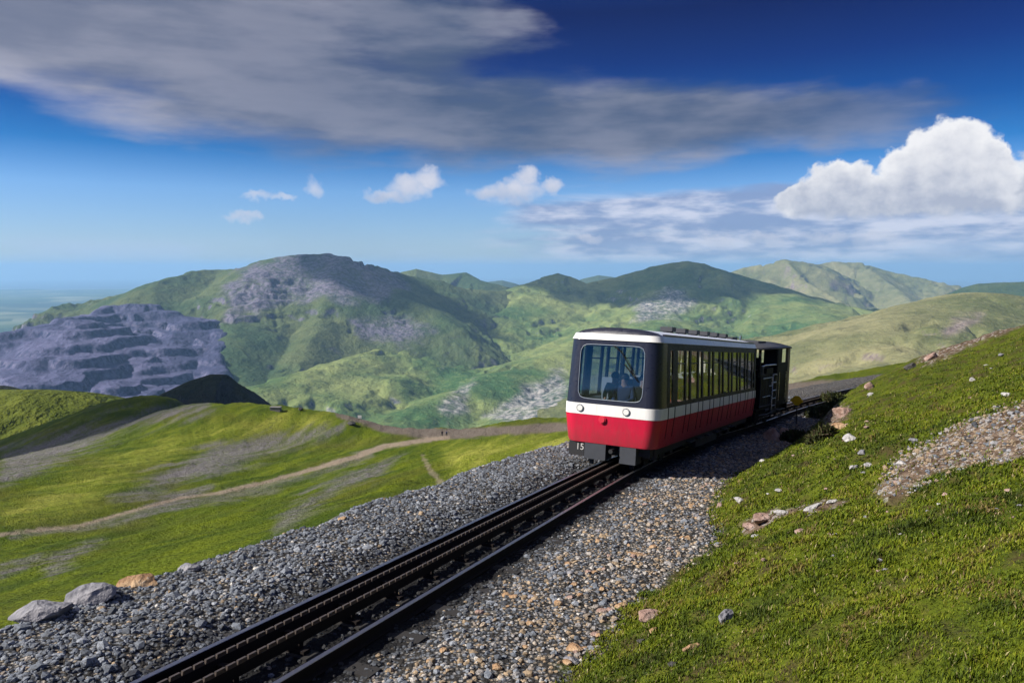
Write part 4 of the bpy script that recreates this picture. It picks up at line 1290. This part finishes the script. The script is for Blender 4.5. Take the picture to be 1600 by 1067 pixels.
def make_carriage():
    T = empty('railway_carriage', MC, label='red and white railway carriage with dark windows numbered 15', category='carriage')
    ZS = [.55, .62, 1.2, 1.45, 2.92, 3.06]
    hw = lambda z: float(np.interp(z, ZS, [1.06, 1.09, 1.15, 1.15, 1.09, 1.03]))
    fy = lambda z: float(np.interp(z, ZS, [.07, .055, 0, 0, .065, .11]))
    RC = 0.29; NA = 8
    def ring(z, out=0.0):
        h = hw(z) + out; f = fy(z) - out; p = [(h, CL), (h, f + RC)]
        for i in range(1, NA): a = math.pi / 2 * i / NA; p.append((h - RC + RC * math.cos(a), f + RC - RC * math.sin(a)))
        p.append((h - RC, f))
        q = [(-x, y) for x, y in p][::-1]
        return [(x, y, z) for x, y in p + q]
    def shell(name, zs, mat, out=0.0, parent=T, thick=0.02):
        bm = bmesh.new(); rows = [[bm.verts.new(q) for q in ring(z, out)] for z in zs]
        for a, b in zip(rows, rows[1:]):
            for i in range(len(a) - 1): bm.faces.new((a[i], a[i + 1], b[i + 1], b[i]))
        o = bm_obj(name, bm, mat, parent, True)
        m = o.modifiers.new('thick', 'SOLIDIFY'); m.thickness = thick; m.offset = -1 if False else 0
        es = o.modifiers.new('es', 'EDGE_SPLIT'); es.split_angle = R(40)
        return o
    shell('lower_body', [.55, .62, .9, 1.198], 'paint_red')
    shell('white_band', [1.2, 1.32, 1.45], 'paint_white', 0.004)
    shell('cantrail', [2.92, 2.99, 3.06], 'paint_white', 0.012)
    boxo('rear_panel', (-1.08, 1.08, CL - .03, CL + .02, .6, 3.0), 'window_black', T)
    # front upper panel with the window opening
    zc, xc, wa, wb = 2.185, -0.01, 0.775, 0.625
    angs = sorted([2 * math.pi * i / 56 for i in range(56)] + [math.atan2(sz * (z - zc), sx * (hw(z) - RC) - xc) % (2 * math.pi) for sx in (-1, 1) for sz, z in ((1, 1.45), (1, 2.92))])
    def inner(t, k=1.0):
        c, s = math.cos(t), math.sin(t); r = (abs(c / wa) ** 9 + abs(s / wb) ** 9) ** (-1 / 9) * k
        return xc + r * c, zc + r * s
    def outer(t):
        c, s = math.cos(t), math.sin(t); best = 9
        if s > 1e-6: best = min(best, (2.92 - zc) / s)
        if s < -1e-6: best = min(best, (1.45 - zc) / s)
        lo, hi = 0, best
        for _ in range(30):
            m = (lo + hi) / 2
            if abs(xc + m * c) <= hw(zc + m * s) - RC: lo = m
            else: hi = m
        return xc + lo * c, zc + lo * s
    bm = bmesh.new()
    A = [bm.verts.new((x, fy(z), z)) for x, z in map(outer, angs)]; B = [bm.verts.new((x, fy(z), z)) for x, z in map(inner, angs)]
    C = [bm.verts.new((x, fy(z) + .05, z)) for x, z in map(inner, angs)]
    n = len(angs)
    for i in range(n):
        j = (i + 1) % n; bm.faces.new((A[i], A[j], B[j], B[i])); bm.faces.new((B[i], B[j], C[j], C[i]))
    front = bm_obj('front_panel', bm, 'paint_navy', T)
    bm = bmesh.new(); vs = [bm.verts.new((x, fy(z) + .02, z)) for x, z in map(inner, angs)]; bm.faces.new(vs)
    wn = bm_obj('windscreen', bm, 'glass_front', T)
    tube('window_seal', [(x, fy(z) - .002, z) for x, z in map(inner, angs)], .008, 'seal', wn, closed=True)
    # wiper
    def fp(x, z, o=-.03): return (x, fy(z) + o, z)
    tube('wiper', [fp(.02, 2.80), fp(.22, 2.66), fp(.60, 2.12)], .012, 'window_black', T)
    tube('wiper_blade', [fp(.30, 2.40, -.02), fp(.66, 2.02, -.02)], .012, 'window_black', T)
    # rounded corners and first side panels
    for sd in (1, -1):
        bm = bmesh.new(); rows = []
        for z in np.linspace(1.45, 2.92, 8):
            p = ring(float(z)); h = p[:NA + 3][1:NA + 2]
            row = [(h[0][0], .62, float(z))] + h
            rows.append([bm.verts.new((sd * x, y, zz)) for x, y, zz in row])
        for a, b in zip(rows, rows[1:]):
            for i in range(len(a) - 1): bm.faces.new((a[i], a[i + 1], b[i + 1], b[i]))
        o = bm_obj('corner_panel', bm, 'paint_navy', T, True)
    def side_box(bm, sd, y0, y1, z0, z1, out=.0, inn=.04):
        P = []
        for z in (z0, z1):
            for y, d in ((y0, out), (y1, out), (y1, -inn), (y0, -inn)): P.append((sd * (hw(z) + d), y, z))
        hexa(bm, P)
    def side(name, sd, y0, y1, z0, z1, mat, out=.0, inn=.04, parent=T):
        bm = bmesh.new(); side_box(bm, sd, y0, y1, z0, z1, out, inn); return bm_obj(name, bm, mat, parent)
    # windows: a cab door, then bays of one wide window and one door window
    panes = [(0.86, 1.06)]; gaps = [0.70, 1.22]
    y = 1.46
    for i in range(8):
        panes.append((y, y + .62)); panes.append((y + .76, y + 1.06)); gaps += [y + .69, y + 1.13]; y += 1.205
    for sd in (1, -1):
        side('window_header', sd, .62, CL - .02, 2.76, 2.918, 'window_black', .002)
        side('window_sill', sd, .62, CL - .02, 1.452, 1.55, 'window_black', .002)
        prev = .62
        for k, (a, b) in enumerate(panes):
            side('window_post', sd, prev + .001, a, 1.552, 2.758, 'window_black', .004)
            w = side('window', sd, a + .001, b - .001, 1.552, 2.758, 'glass', -.012, .022)
            if k and k % 2: side('vent_bar', sd, a + .001, b - .001, 2.44, 2.47, 'under_grey', -.004, .03, w)
            prev = b
        side('window_post', sd, prev, CL - .02, 1.552, 2.758, 'window_black', .004)
        for g in gaps:
            side('door_gap', sd, g - .022, g + .022, 1.195, 1.452, 'window_black', .022, .0)
            side('door_gap', sd, g - .014, g + .014, .75, 1.194, 'window_black', .018, .0)
    # roof
    bm = bmesh.new(); rows = []
    prof = [(-1.0 + 2.0 * i / 14) for i in range(15)]
    arch = lambda x, k=.16: 3.055 + k * math.sqrt(max(0, 1 - (x / 1.0) ** 2)) ** 1.3
    for yy in (.26, CL - .02): rows.append([bm.verts.new((x, yy + .10 * (1 - (x ** 2)) * 0, arch(x))) for x in prof])
    for i in range(14): bm.faces.new((rows[0][i], rows[0][i + 1], rows[1][i + 1], rows[1][i]))
    roof = bm_obj('roof', bm, 'roof_paint', T, True)
    bm = bmesh.new()
    fr = [bm.verts.new((x, .255, arch(x) + .004)) for x in prof]; lo = [bm.verts.new((x, .22, 3.05)) for x in prof]; bk = [bm.verts.new((x, .62, arch(x) + .006)) for x in prof]
    for i in range(14): bm.faces.new((fr[i], fr[i + 1], lo[i + 1], lo[i])); bm.faces.new((bk[i], bk[i + 1], fr[i + 1], fr[i]))
    bm_obj('roof_fascia', bm, 'paint_navy', roof, True)
    for sd in (1, -1): boxo('gutter', (sd * .985 - .03, sd * .985 + .03, .64, CL - .02, 3.062, 3.115), 'paint_navy', roof, 0.01)
    for i in range(6):
        yv = 3.45 + 1.25 * i
        bm = bmesh.new(); box(bm, .12, .34, yv - .13, yv + .13, 3.16, 3.24); box(bm, .07, .39, yv - .18, yv + .18, 3.241, 3.36)
        bm_obj('roof_vent', bm, 'vent_grey', roof, False, 0.008)
    boxo('roof_hatch', (-.3, .5, CL - 1.1, CL - .3, 3.14, 3.28), 'vent_grey', roof, 0.02)
    # lamps
    for x in (-.70, .42):
        h = cylo('headlamp', (x, -.035, 1.335), (x, .02, 1.335), .085, 'steel', T, 20)
        cylo('lens', (x, -.043, 1.335), (x, -.036, 1.335), .066, 'lamp_glass', h, 20)
    r = cylo('tail_lamp', (-.14, -.05, 1.11), (-.14, .03, 1.11), .075, 'lamp_red', T, 20, None, .012)
    cylo('lamp_rim', (-.14, -.03, 1.11), (-.14, -.006, 1.11), .092, 'paint_red', r, 20)
    # underframe
    boxo('underframe', (-.92, .92, .28, CL - .1, .34, .548), 'under_black', T, .02)
    bx = boxo('buffer_box', (-.98, -.60, .10, .50, .22, .545), 'under_black', T, .02)
    cu = bpy.data.curves.new('carriage_number', 'FONT'); cu.body = '15'; cu.size = 0.21; cu.align_x = 'CENTER'; cu.extrude = .003
    cu.materials.append(MATS['paint_white'])
    o = meshed('carriage_number', cu, bx); o.location = (-.70, .093, .36); o.rotation_euler = (math.pi / 2, 0, 0)
    boxo('sand_box', (-.58, -.06, .07, .48, .18, .54), 'under_grey', T, .05)
    boxo('sand_box', (.28, .66, .07, .48, .16, .54), 'under_grey', T, .05)
    boxo('buffer_beam', (-.96, .96, .50, .62, .26, .52), 'under_black', T, .01)
    cylo('coupling', (.11, -.06, .42), (.11, .5, .42), .05, 'under_black', T, 12)
    boxo('guard_iron', (.44, .54, .3, .36, .03, .3), 'under_black', T, .005)
    boxo('guard_iron', (-.54, -.44, .3, .36, .03, .3), 'under_black', T, .005)
    for yb in (1.8, CL - 1.8):
        bg = boxo('bogie', (-.62, .62, yb - .35, yb + .35, .22, .34), 'under_black', T, .02)
        for sd in (1, -1):
            boxo('side_frame', (sd * .66 - .04, sd * .66 + .04, yb - .95, yb + .95, .22, .36), 'under_black', bg, .02)
            for dy in (-.6, .6):
                boxo('axle_box', (sd * .74 - .05, sd * .74 + .05, yb + dy - .11, yb + dy + .11, .20, .40), 'under_grey', bg, .02)
        for dy in (-.6, .6):
            for sd in (1, -1): wheel(T, sd * .5, yb + dy, .30, sd)
            cylo('axle', (-.5, yb + dy, .30), (.5, yb + dy, .30), .05, 'under_black', T, 10)
    for i in range(6):
        yb = 3.2 + i * .95
        boxo('footstep', (.93, 1.06, yb, yb + .5, .40, .43), 'under_grey', T, .005)
    boxo('equipment_box', (.45, .93, 4.2, 6.6, .16, .338), 'under_black', T, .02)
    # inside
    boxo('floor', (-1.0, 1.0, .3, CL - .05, .86, .92), 'floor_grey', T, 0)
    boxo('ceiling', (-.98, .98, .5, CL - .05, 2.95, 2.98), 'interior', T, 0)
    for i in range(8):
        yy = 1.55 + i * 1.205
        for sd in (1, -1):
            bm = bmesh.new(); x0, x1 = sorted((sd * .16, sd * .98)); box(bm, x0, x1, yy - .02, yy + .42, 1.20, 1.32); box(bm, x0, x1, yy + .42, yy + .52, 1.20, 1.98); box(bm, x0 + .05, x1 - .05, yy + .05, yy + .38, .921, 1.20)
            bm_obj('bench_seat', bm, 'seat_blue', T, False, .02)
    boxo('bulkhead', (-1.0, 1.0, CL - .09, CL - .04, .93, 2.94), 'interior', T, 0)
    for sd in (1, -1): boxo('wall_lining', (sd * 1.07 - .02, sd * 1.07 + .02, .66, CL - .1, .93, 1.50), 'interior', T, 0)
    boxo('console', (-.85, .85, .20, .42, .92, 1.40), 'under_black', T, .03)
    cylo('grab_pole', (-.25, 1.30, .92), (-.25, 1.30, 2.95), .018, 'steel', T, 10)
    cylo('grab_pole', (.30, 1.30, .92), (.30, 1.30, 2.95), .018, 'steel', T, 10)
    P = MC
    for x, yy, c, lab in ((.06, .78, 'cloth_blue', 'driver in dark blue seated in the middle behind the train windscreen'), (.50, .86, 'cloth_dark', 'person in black seated beside the driver behind the windscreen')):
        person('person', (x, yy, .90), math.pi, lab, 'sit', c, 'cloth_dark', 'hair', P, 'people aboard the train')
    for x, row, c, t, k in ((.80, 0, 'cloth_red', 'red', 'first bench, by the bank-side window'), (-.55, 0, 'cloth_teal', 'teal', 'first bench, on the valley side'), (.6, 1, 'cloth_blue', 'blue', 'second bench from the windscreen'),
                            (-.6, 2, 'cloth_red', 'red', 'third bench from the windscreen'), (.55, 3, 'cloth_dark', 'black', 'fourth bench from the windscreen')):
        person('person', (x, 1.55 + row * 1.205 + .22, .88), math.pi, 'seated passenger in %s top on the %s' % (t, k), 'sit', c, 'cloth_dark', 'hair', P, 'people aboard the train')


def make_loco():
    T = empty('locomotive', ML, label='small black rack locomotive coupled behind the carriage', category='locomotive')
    boxo('frame', (-.85, .85, 0, LL, .34, .70), 'loco_black', T, .02)
    boxo('running_board', (-1.05, 1.05, -.1, LL, .71, .77), 'loco_black', T, .01)
    cylo('boiler', (0, -.05, 1.52), (0, 2.3, 1.45), .50, 'loco_black', T, 28)
    ch = cylo('chimney', (0, .35, 2.0), (0, .35, 2.55), .15, 'loco_black', T, 20, .18)
    cylo('chimney_cap', (0, .35, 2.55), (0, .35, 2.62), .21, 'loco_black', ch, 20)
    cylo('dome', (0, 1.3, 1.9), (0, 1.3, 2.25), .22, 'loco_black', T, 20, .16, .03)
    for sd in (1, -1):
        t = boxo('side_tank', (sd * .80 - .25, sd * .80 + .25, .25, 2.35, .775, 1.98), 'loco_black', T, .03)
        tube('handrail', [(sd * 1.10, .4, 1.86), (sd * 1.10, 1.5, 1.86), (sd * 1.10, 1.5, 1.55), (sd * 1.10, 1.2, 1.55)], .02, 'steel', t)
        cs = boxo('cab_side', (sd * 1.03 - .02, sd * 1.03 + .02, 2.36, LL - .35, .775, 2.12), 'loco_black', T, .008)
        lad = tube('step_rail', [(sd * 1.09, 1.65, .60), (sd * 1.09, 1.65, 1.95), (sd * 1.09, 2.15, 1.95), (sd * 1.09, 2.15, .60)], .018, 'steel', T)
        for z in (.78, 1.05, 1.35, 1.65): tube('rung', [(sd * 1.09, 1.65, z), (sd * 1.09, 2.15, z)], .018, 'steel', lad)
        tube('pipe', [(sd * 1.08, .15, .85), (sd * 1.08, 1.5, .85), (sd * 1.08, 1.5, 1.2)], .03, 'under_grey', T)
        tube('pipe', [(sd * 1.08, .5, 1.18), (sd * 1.08, 1.4, 1.18)], .015, 'steel', T)
        for yy, mt in ((.15, 'loco_black'), (2.40, 'loco_black')):
            boxo('cab_post', (sd * 1.0 - .04, sd * 1.0 + .04, yy, yy + .10, 1.9, 2.93), mt, T, .006)
        boxo('cab_post', (sd * 1.0 - .05, sd * 1.0 + .05, LL - .35, LL - .05, .775, 2.93), 'loco_tan', T, .01)
        for k, yy in enumerate((.65, 1.65, 2.9)):
            w = wheel(T, sd * .5, yy, .33, sd, 'loco_black')
        boxo('cylinder', (sd * .78 - .17, sd * .78 + .17, .1, .55, .28, .62), 'loco_black', T, .06)
        boxo('coupling_rod', (sd * .64 - .02, sd * .64 + .02, .6, 2.95, .22, .30), 'steel', T, .005)
        boxo('spring_hanger', (sd * .90 - .02, sd * .90 + .02, 2.2, 2.9, .42, .60), 'under_grey', T, .01)
        boxo('tank_filler', (sd * .82 - .12, sd * .82 + .12, .5, .8, 1.981, 2.14), 'loco_black', t, .03)
        boxo('tool_box', (sd * .80 - .22, sd * .80 + .22, 1.05, 1.9, 1.981, 2.20), 'loco_black', t, .02)
        boxo('cab_front', (sd * .78 - .26, sd * .78 + .26, 2.30, 2.355, 1.981, 2.93), 'loco_black', T, .01)
        boxo('window_rail', (sd * 1.03 - .025, sd * 1.03 + .025, 2.36, LL - .35, 2.121, 2.36), 'loco_black', T, .01)
        boxo('cab_shutter', (sd * 1.0 - .02, sd * 1.0 + .02, 2.51, 3.0, 2.361, 2.92), 'loco_black', T, .006)
        cylo('lubricator', (sd * 1.02, .42, 2.0), (sd * 1.02, .42, 2.3), .07, 'under_grey', T, 10)
        tube('steam_pipe', [(sd * .95, .2, 2.25), (sd * 1.0, 1.0, 2.32), (sd * 1.0, 2.3, 2.30)], .03, 'steel', T)
        for yy in (.3, .62, .95, 1.3): cylo('rivet_strap', (sd * 1.052, yy, .80), (sd * 1.052, yy, 1.95), .012, 'under_grey', t, 6)
        cylo('injector', (sd * 1.0, 1.0, .66), (sd * 1.0, 1.45, .66), .07, 'under_grey', T, 12)
        cylo('sand_pipe', (sd * .95, .45, .70), (sd * .62, .30, .12), .025, 'under_grey', T, 8)
        boxo('cab_step', (sd * 1.0 - .1, sd * 1.0 + .1, 2.7, 3.1, .28, .31), 'steel', T, .005)
        boxo('cab_step', (sd * 1.0 - .1, sd * 1.0 + .1, 2.7, 3.1, .52, .55), 'steel', T, .005)
        tube('grab_rail', [(sd * 1.09, 2.5, .9), (sd * 1.09, 2.5, 2.0)], .016, 'steel', T)
        tube('grab_rail', [(sd * 1.09, 3.45, .9), (sd * 1.09, 3.45, 2.0)], .016, 'steel', T)
        tube('brake_pipe', [(sd * 1.07, .2, .55), (sd * 1.07, 1.1, .50), (sd * 1.07, 2.3, .58), (sd * 1.07, 3.6, .52)], .025, 'under_grey', T)
    boxo('fire_door_column', (-.35, .35, 2.5, 2.62, .775, 2.5), 'loco_black', T, .03)
    cylo('vacuum_pipe', (.85, -.12, .4), (.85, -.12, 2.6), .05, 'loco_black', T, 10)
    cylo('exhaust_pipe', (.55, .9, 1.9), (.55, .9, 2.9), .11, 'loco_black', T, 14)
    boxo('bunker', (-1.02, 1.02, LL - .34, LL - .02, .775, 1.75), 'loco_black', T, .02)
    boxo('backhead', (-.7, .7, 2.36, 2.5, .775, 2.0), 'loco_black', T, .02)
    bm = bmesh.new(); rows = []
    for yy in (-.05, LL + .03): rows.append([bm.verts.new((-1.09 + 2.18 * i / 12, yy, 2.94 + .17 * (1 - ((i - 6) / 6) ** 2))) for i in range(13)])
    for i in range(12): bm.faces.new((rows[0][i], rows[0][i + 1], rows[1][i + 1], rows[1][i]))
    rf = bm_obj('cab_roof', bm, 'vent_grey', T, True); m = rf.modifiers.new('t', 'SOLIDIFY'); m.thickness = .05; m.offset = -1
    w = cylo('whistle', (.2, .4, 3.08), (.2, .4, 3.30), .025, 'steel', rf, 10)
    cylo('whistle_bell', (.2, .4, 3.25), (.2, .4, 3.36), .04, 'steel', w, 10)
    boxo('roof_hatch', (-.5, .4, 1.9, 2.9, 3.09, 3.15), 'vent_grey', rf, .02)
    boxo('buffer_beam', (-1.0, 1.0, LL, LL + .06, .36, .72), 'loco_black', T, .01)
    cylo('lamp', (.8, LL - .01, .9), (.8, LL + .1, .9), .06, 'steel', T, 14)
    person('person', (.45, 3.0, .95), math.pi, 'driver in dark overalls standing in the locomotive cab', 'stand', 'cloth_dark', 'cloth_dark', 'hair', ML, 'people aboard the train', .95)


def make_track():
    T = empty('railway_track', Matrix(), label='single line of rails with a double toothed rack between them', category='railway')
    sv = np.concatenate([np.arange(-9, 20, .25), np.arange(20, 75, .5)])
    def sweep(name, l, prof, mat, parent):
        n = len(prof); rows = np.stack([track_xyz(sv, np.full(len(sv), l + px), pz) for px, pz in prof], 1)
        V = rows.reshape(-1, 3); i = np.arange(len(sv) - 1)[:, None] * n; j = np.arange(n)[None]; k = (j + 1) % n
        Fc = np.stack([i + j, i + k, i + n + k, i + n + j], -1).reshape(-1, 4)
        return np_mesh(name, V, Fc, mat, False, None, parent)
    for l in (-.5, .5):
        rail = sweep('rail', l, [(-.055, -.135), (.055, -.135), (.055, -.122), (.012, -.112), (.010, -.045), (.030, -.035), (.030, -.004), (-.030, -.004), (-.030, -.035), (-.010, -.045), (-.012, -.112), (-.055, -.122)], 'rail_rust', T)
        sweep('rail_head', l, [(-.028, -.0035), (.028, -.0035), (.026, .001), (-.026, .001)], 'rail_top', rail)
    for l in (-.12, .12):
        rk = sweep('rack_bar', l, [(-.012, -.02), (.012, -.02), (.012, .085), (-.012, .085)], 'rail_rust', T)
        st = np.arange(-6, 34, .12); n = len(st)            # toothed upper edge
        c = []
        for ds, lo in ((-.056, .0851), (-.048, .123), (.048, .123), (.056, .0851)):
            for dl in (-.0115, .0115): c.append(track_xyz(st + ds, np.full(n, l + dl), lo))
        V = np.stack(c, 1).reshape(-1, 3); i = (np.arange(n) * 8)[:, None]
        Fc = np.concatenate([i + np.array([q]) for q in ((0, 1, 3, 2), (2, 3, 5, 4), (4, 5, 7, 6))] + [i + np.array([q]) for q in ((0, 2, 4, 6), (1, 7, 5, 3))])
        tag(np_mesh('rack_teeth', V, Fc, 'rack_top', False, None, rk), kind='stuff')
    def trans(s, l, h):
        P = track_xyz(np.array([s]), np.array([l]), h)[0]; a = float(np.interp(s, TS, TAZ)); g = float(np.interp(s, TS, _g))
        return Matrix.Translation(Vector(P.tolist())) @ Matrix.Rotation(-a, 4, 'Z') @ Matrix.Rotation(math.atan(g), 4, 'X')
    bm = bmesh.new(); box(bm, -.95, .95, -.10, .10, -.19, -.137); first = bm_obj('sleeper', bm, 'sleeper', T, False, .012)
    bm = bmesh.new(); box(bm, -.17, .17, -.05, .05, -.136, -.10); box(bm, -.098, .098, -.03, .03, -.0995, .04); chair = bm_obj('rack_chair', bm, 'rail_rust', T, False, .006)
    for i, s in enumerate(np.arange(-2.5, 36, .82)):
        o = first if i == 0 else put(first.copy(), T); o.matrix_world = trans(float(s), 0, 0)
        o = chair if i == 0 else put(chair.copy(), T); o.matrix_world = trans(float(s), 0, 0)


def make_small():
    # yellow sign by the track
    P, t = hit_near(1244, 663)
    dep = P @ F_; px = dep / FPX
    T = empty('trackside_sign', Matrix.Translation(Vector(P.tolist())) @ Matrix.Rotation(-R(38), 4, 'Z'), label='small yellow sign on a thin dark post beside the track', category='sign')
    h = 38 * px
    cylo('post', (0, 0, -.1), (0, 0, h), .022, 'under_black', T, 8)
    bm = bmesh.new(); r = 8.5 * px
    for th in (-.012, .012): pass
    m = Matrix.Translation((0, -.035, h)) @ Matrix.Rotation(math.pi / 2, 4, 'X')
    bmesh.ops.create_cone(bm, cap_ends=True, segments=8, radius1=r * .92, radius2=r * .92, depth=.02, matrix=m @ Matrix.Rotation(R(22.5), 4, 'Z'))
    pl = bm_obj('sign_plate', bm, 'sign_yellow', T)
    boxo('sign_edge', (-r * 1.12, r * 1.12, -.062, -.046, h - r * .25, h + r * .25), 'sign_yellow', pl, .004)
    # hikers on the path
    def mid_hit(px, py):
        r = ray(px, py); tt = np.linspace(60, 420, 2000); Q = r[None] * tt[:, None]
        z = mid_height(Q[:, 0], Q[:, 1]); k = np.argmax(Q[:, 2] < z)
        return np.array([Q[k, 0], Q[k, 1], z[k]]), tt[k]
    for px, lab, rz, top in ((691, 'hiker in black walking down the far path, ahead of the other', 1.2, 'cloth_dark'), (698, 'hiker in dark blue following the first along the far path', 1.5, 'cloth_blue')):
        P, t = mid_hit(px, 682); P[2] += 0.05
        person('person', Vector(P.tolist()), rz, lab, 'walk', top, 'cloth_dark', 'hair', None, 'hikers on the far path', 1.15)
    def far_rock(px, py, w, mat, lab, asp): add_rock(px, py, w, mat, lab, asp, 0.1, 0.25, 'boulder', None, 3, mid_hit)
    far_rock(549, 663, 16, 'rock_dark', 'dark boulder beside the far footpath junction', (1.0, 0.7, 0.5))
    far_rock(470, 640, 12, 'rock_dark', 'dark boulder alone on the crest of the green shoulder', (1.0, 0.7, 0.5))
    # low drystone shelter on the crest
    P, t = mid_hit(431, 641)
    T = empty('stone_shelter', Matrix.Translation(Vector(P.tolist())), label='low drystone shelter on the crest of the green shoulder', category='shelter')
    for nm, dm in (('wall', (-1.6, 1.6, -.9, -.55, -.4, 1.0)), ('wall', (-1.6, -1.25, -.55, .9, -.4, 1.0)), ('wall', (1.25, 1.6, -.55, .9, -.4, 1.0)), ('roof', (-1.75, 1.75, -1.05, 1.05, 1.0, 1.15))):
        boxo(nm, dm, 'stone_wall', T, .04)
    P, t = mid_hit(562, 656)
    T = empty('marker_board', Matrix.Translation(Vector(P.tolist())), label='white trackside marker board on two posts at the far bend', category='sign')
    boxo('board', (-.6, .6, -.05, .05, .5, 1.5), 'paint_white', T, .02)
    for x in (-.45, .45): boxo('post', (x - .05, x + .05, .051, .13, -.3, 1.45), 'under_black', T, .01)


# ------------------------------------------------------------------ broken cloud overhead and to the west (out of the frame), the source of the cloud shadows
def m_cloud():
    p = objco(); n = noise(p, 2.0, 4, 0.6)
    return dict(color=mix(n, (0.78, 0.79, 0.82), (0.9, 0.9, 0.9)), rough=1.0, spec=0.0)


material('cloud_white', m_cloud)
_nt = MATS['cloud_white'].node_tree
_tr = _nt.nodes.new('ShaderNodeBsdfTransparent'); _mx = _nt.nodes.new('ShaderNodeMixShader'); _mx.inputs[0].default_value = 0.62
_nt.links.new(_tr.outputs[0], _mx.inputs[1]); _nt.links.new(_nt.nodes['Principled BSDF'].outputs[0], _mx.inputs[2]); _nt.links.new(_mx.outputs[0], _nt.nodes['Material Output'].inputs['Surface'])


def make_cloud(T, H, rx, ry, label, seed):
    T = np.array(T); sv = np.array(_sv)
    Cn = T + sv * (H / sv[2])
    bm = bmesh.new(); bmesh.ops.create_icosphere(bm, subdivisions=5, radius=1.0)
    V = np.array([v.co[:] for v in bm.verts]); Fc = np.array([[v.index for v in f.verts] for f in bm.faces]); bm.free()
    r = 1 + 0.42 * fbm(V[:, 0] * 1.7 + seed, V[:, 1] * 1.7 + V[:, 2], 5, seed) + 0.1 * fbm(V[:, 0] * 6, V[:, 1] * 6 + V[:, 2] * 3, 3, seed + 3)
    V = V * r[:, None] * np.array([rx, ry, min(rx, ry) * 0.28])
    V[:, 2] = np.where(V[:, 2] < 0, V[:, 2] * 0.35, V[:, 2])
    o = np_mesh('cloud', V, Fc, 'cloud_white', True); o.location = Cn.tolist()
    tag(o, label, kind='structure')


make_cloud(pt(650, 485, 3750), 4200, 300, 300, 'cumulus cloud out to the west shading the broad-topped mountain', 1)
make_cloud(pt(1080, 432, 4600), 4600, 900, 480, 'wide cloud overhead shading the cone-shaped mountain', 2)
make_cloud(pt(320, 610, 700), 2600, 75, 90, 'small cloud to the west shading the peaty knoll', 3)
make_cloud(pt(110, 688, 330), 2400, 95, 60, 'small cloud to the west shading the heathery slope', 4)


make_near_ground()
tag(bpy.data.objects['ground'], 'ballast bed, gravel verge and grassy bank on both sides of the track', kind='structure')
mid_height = make_mid()
make_mountains()
make_far()
make_stones()
make_grass()
make_rocks()
make_shrub(1284, 652, 56, 0.5, 'dark heather clump beside the yellow sign post')
make_shrub(1300, 630, 44, 0.5, 'dark heather clump uphill of the yellow sign post')
make_shrub(1240, 690, 44, 0.35, 'low heather growing round the pink boulder in shade')
make_shrub(1280, 690, 40, 0.25, 'low heather at the sunlit edge of the train shadow', 900, 0.5)
make_track()
make_carriage()
make_loco()
make_small()
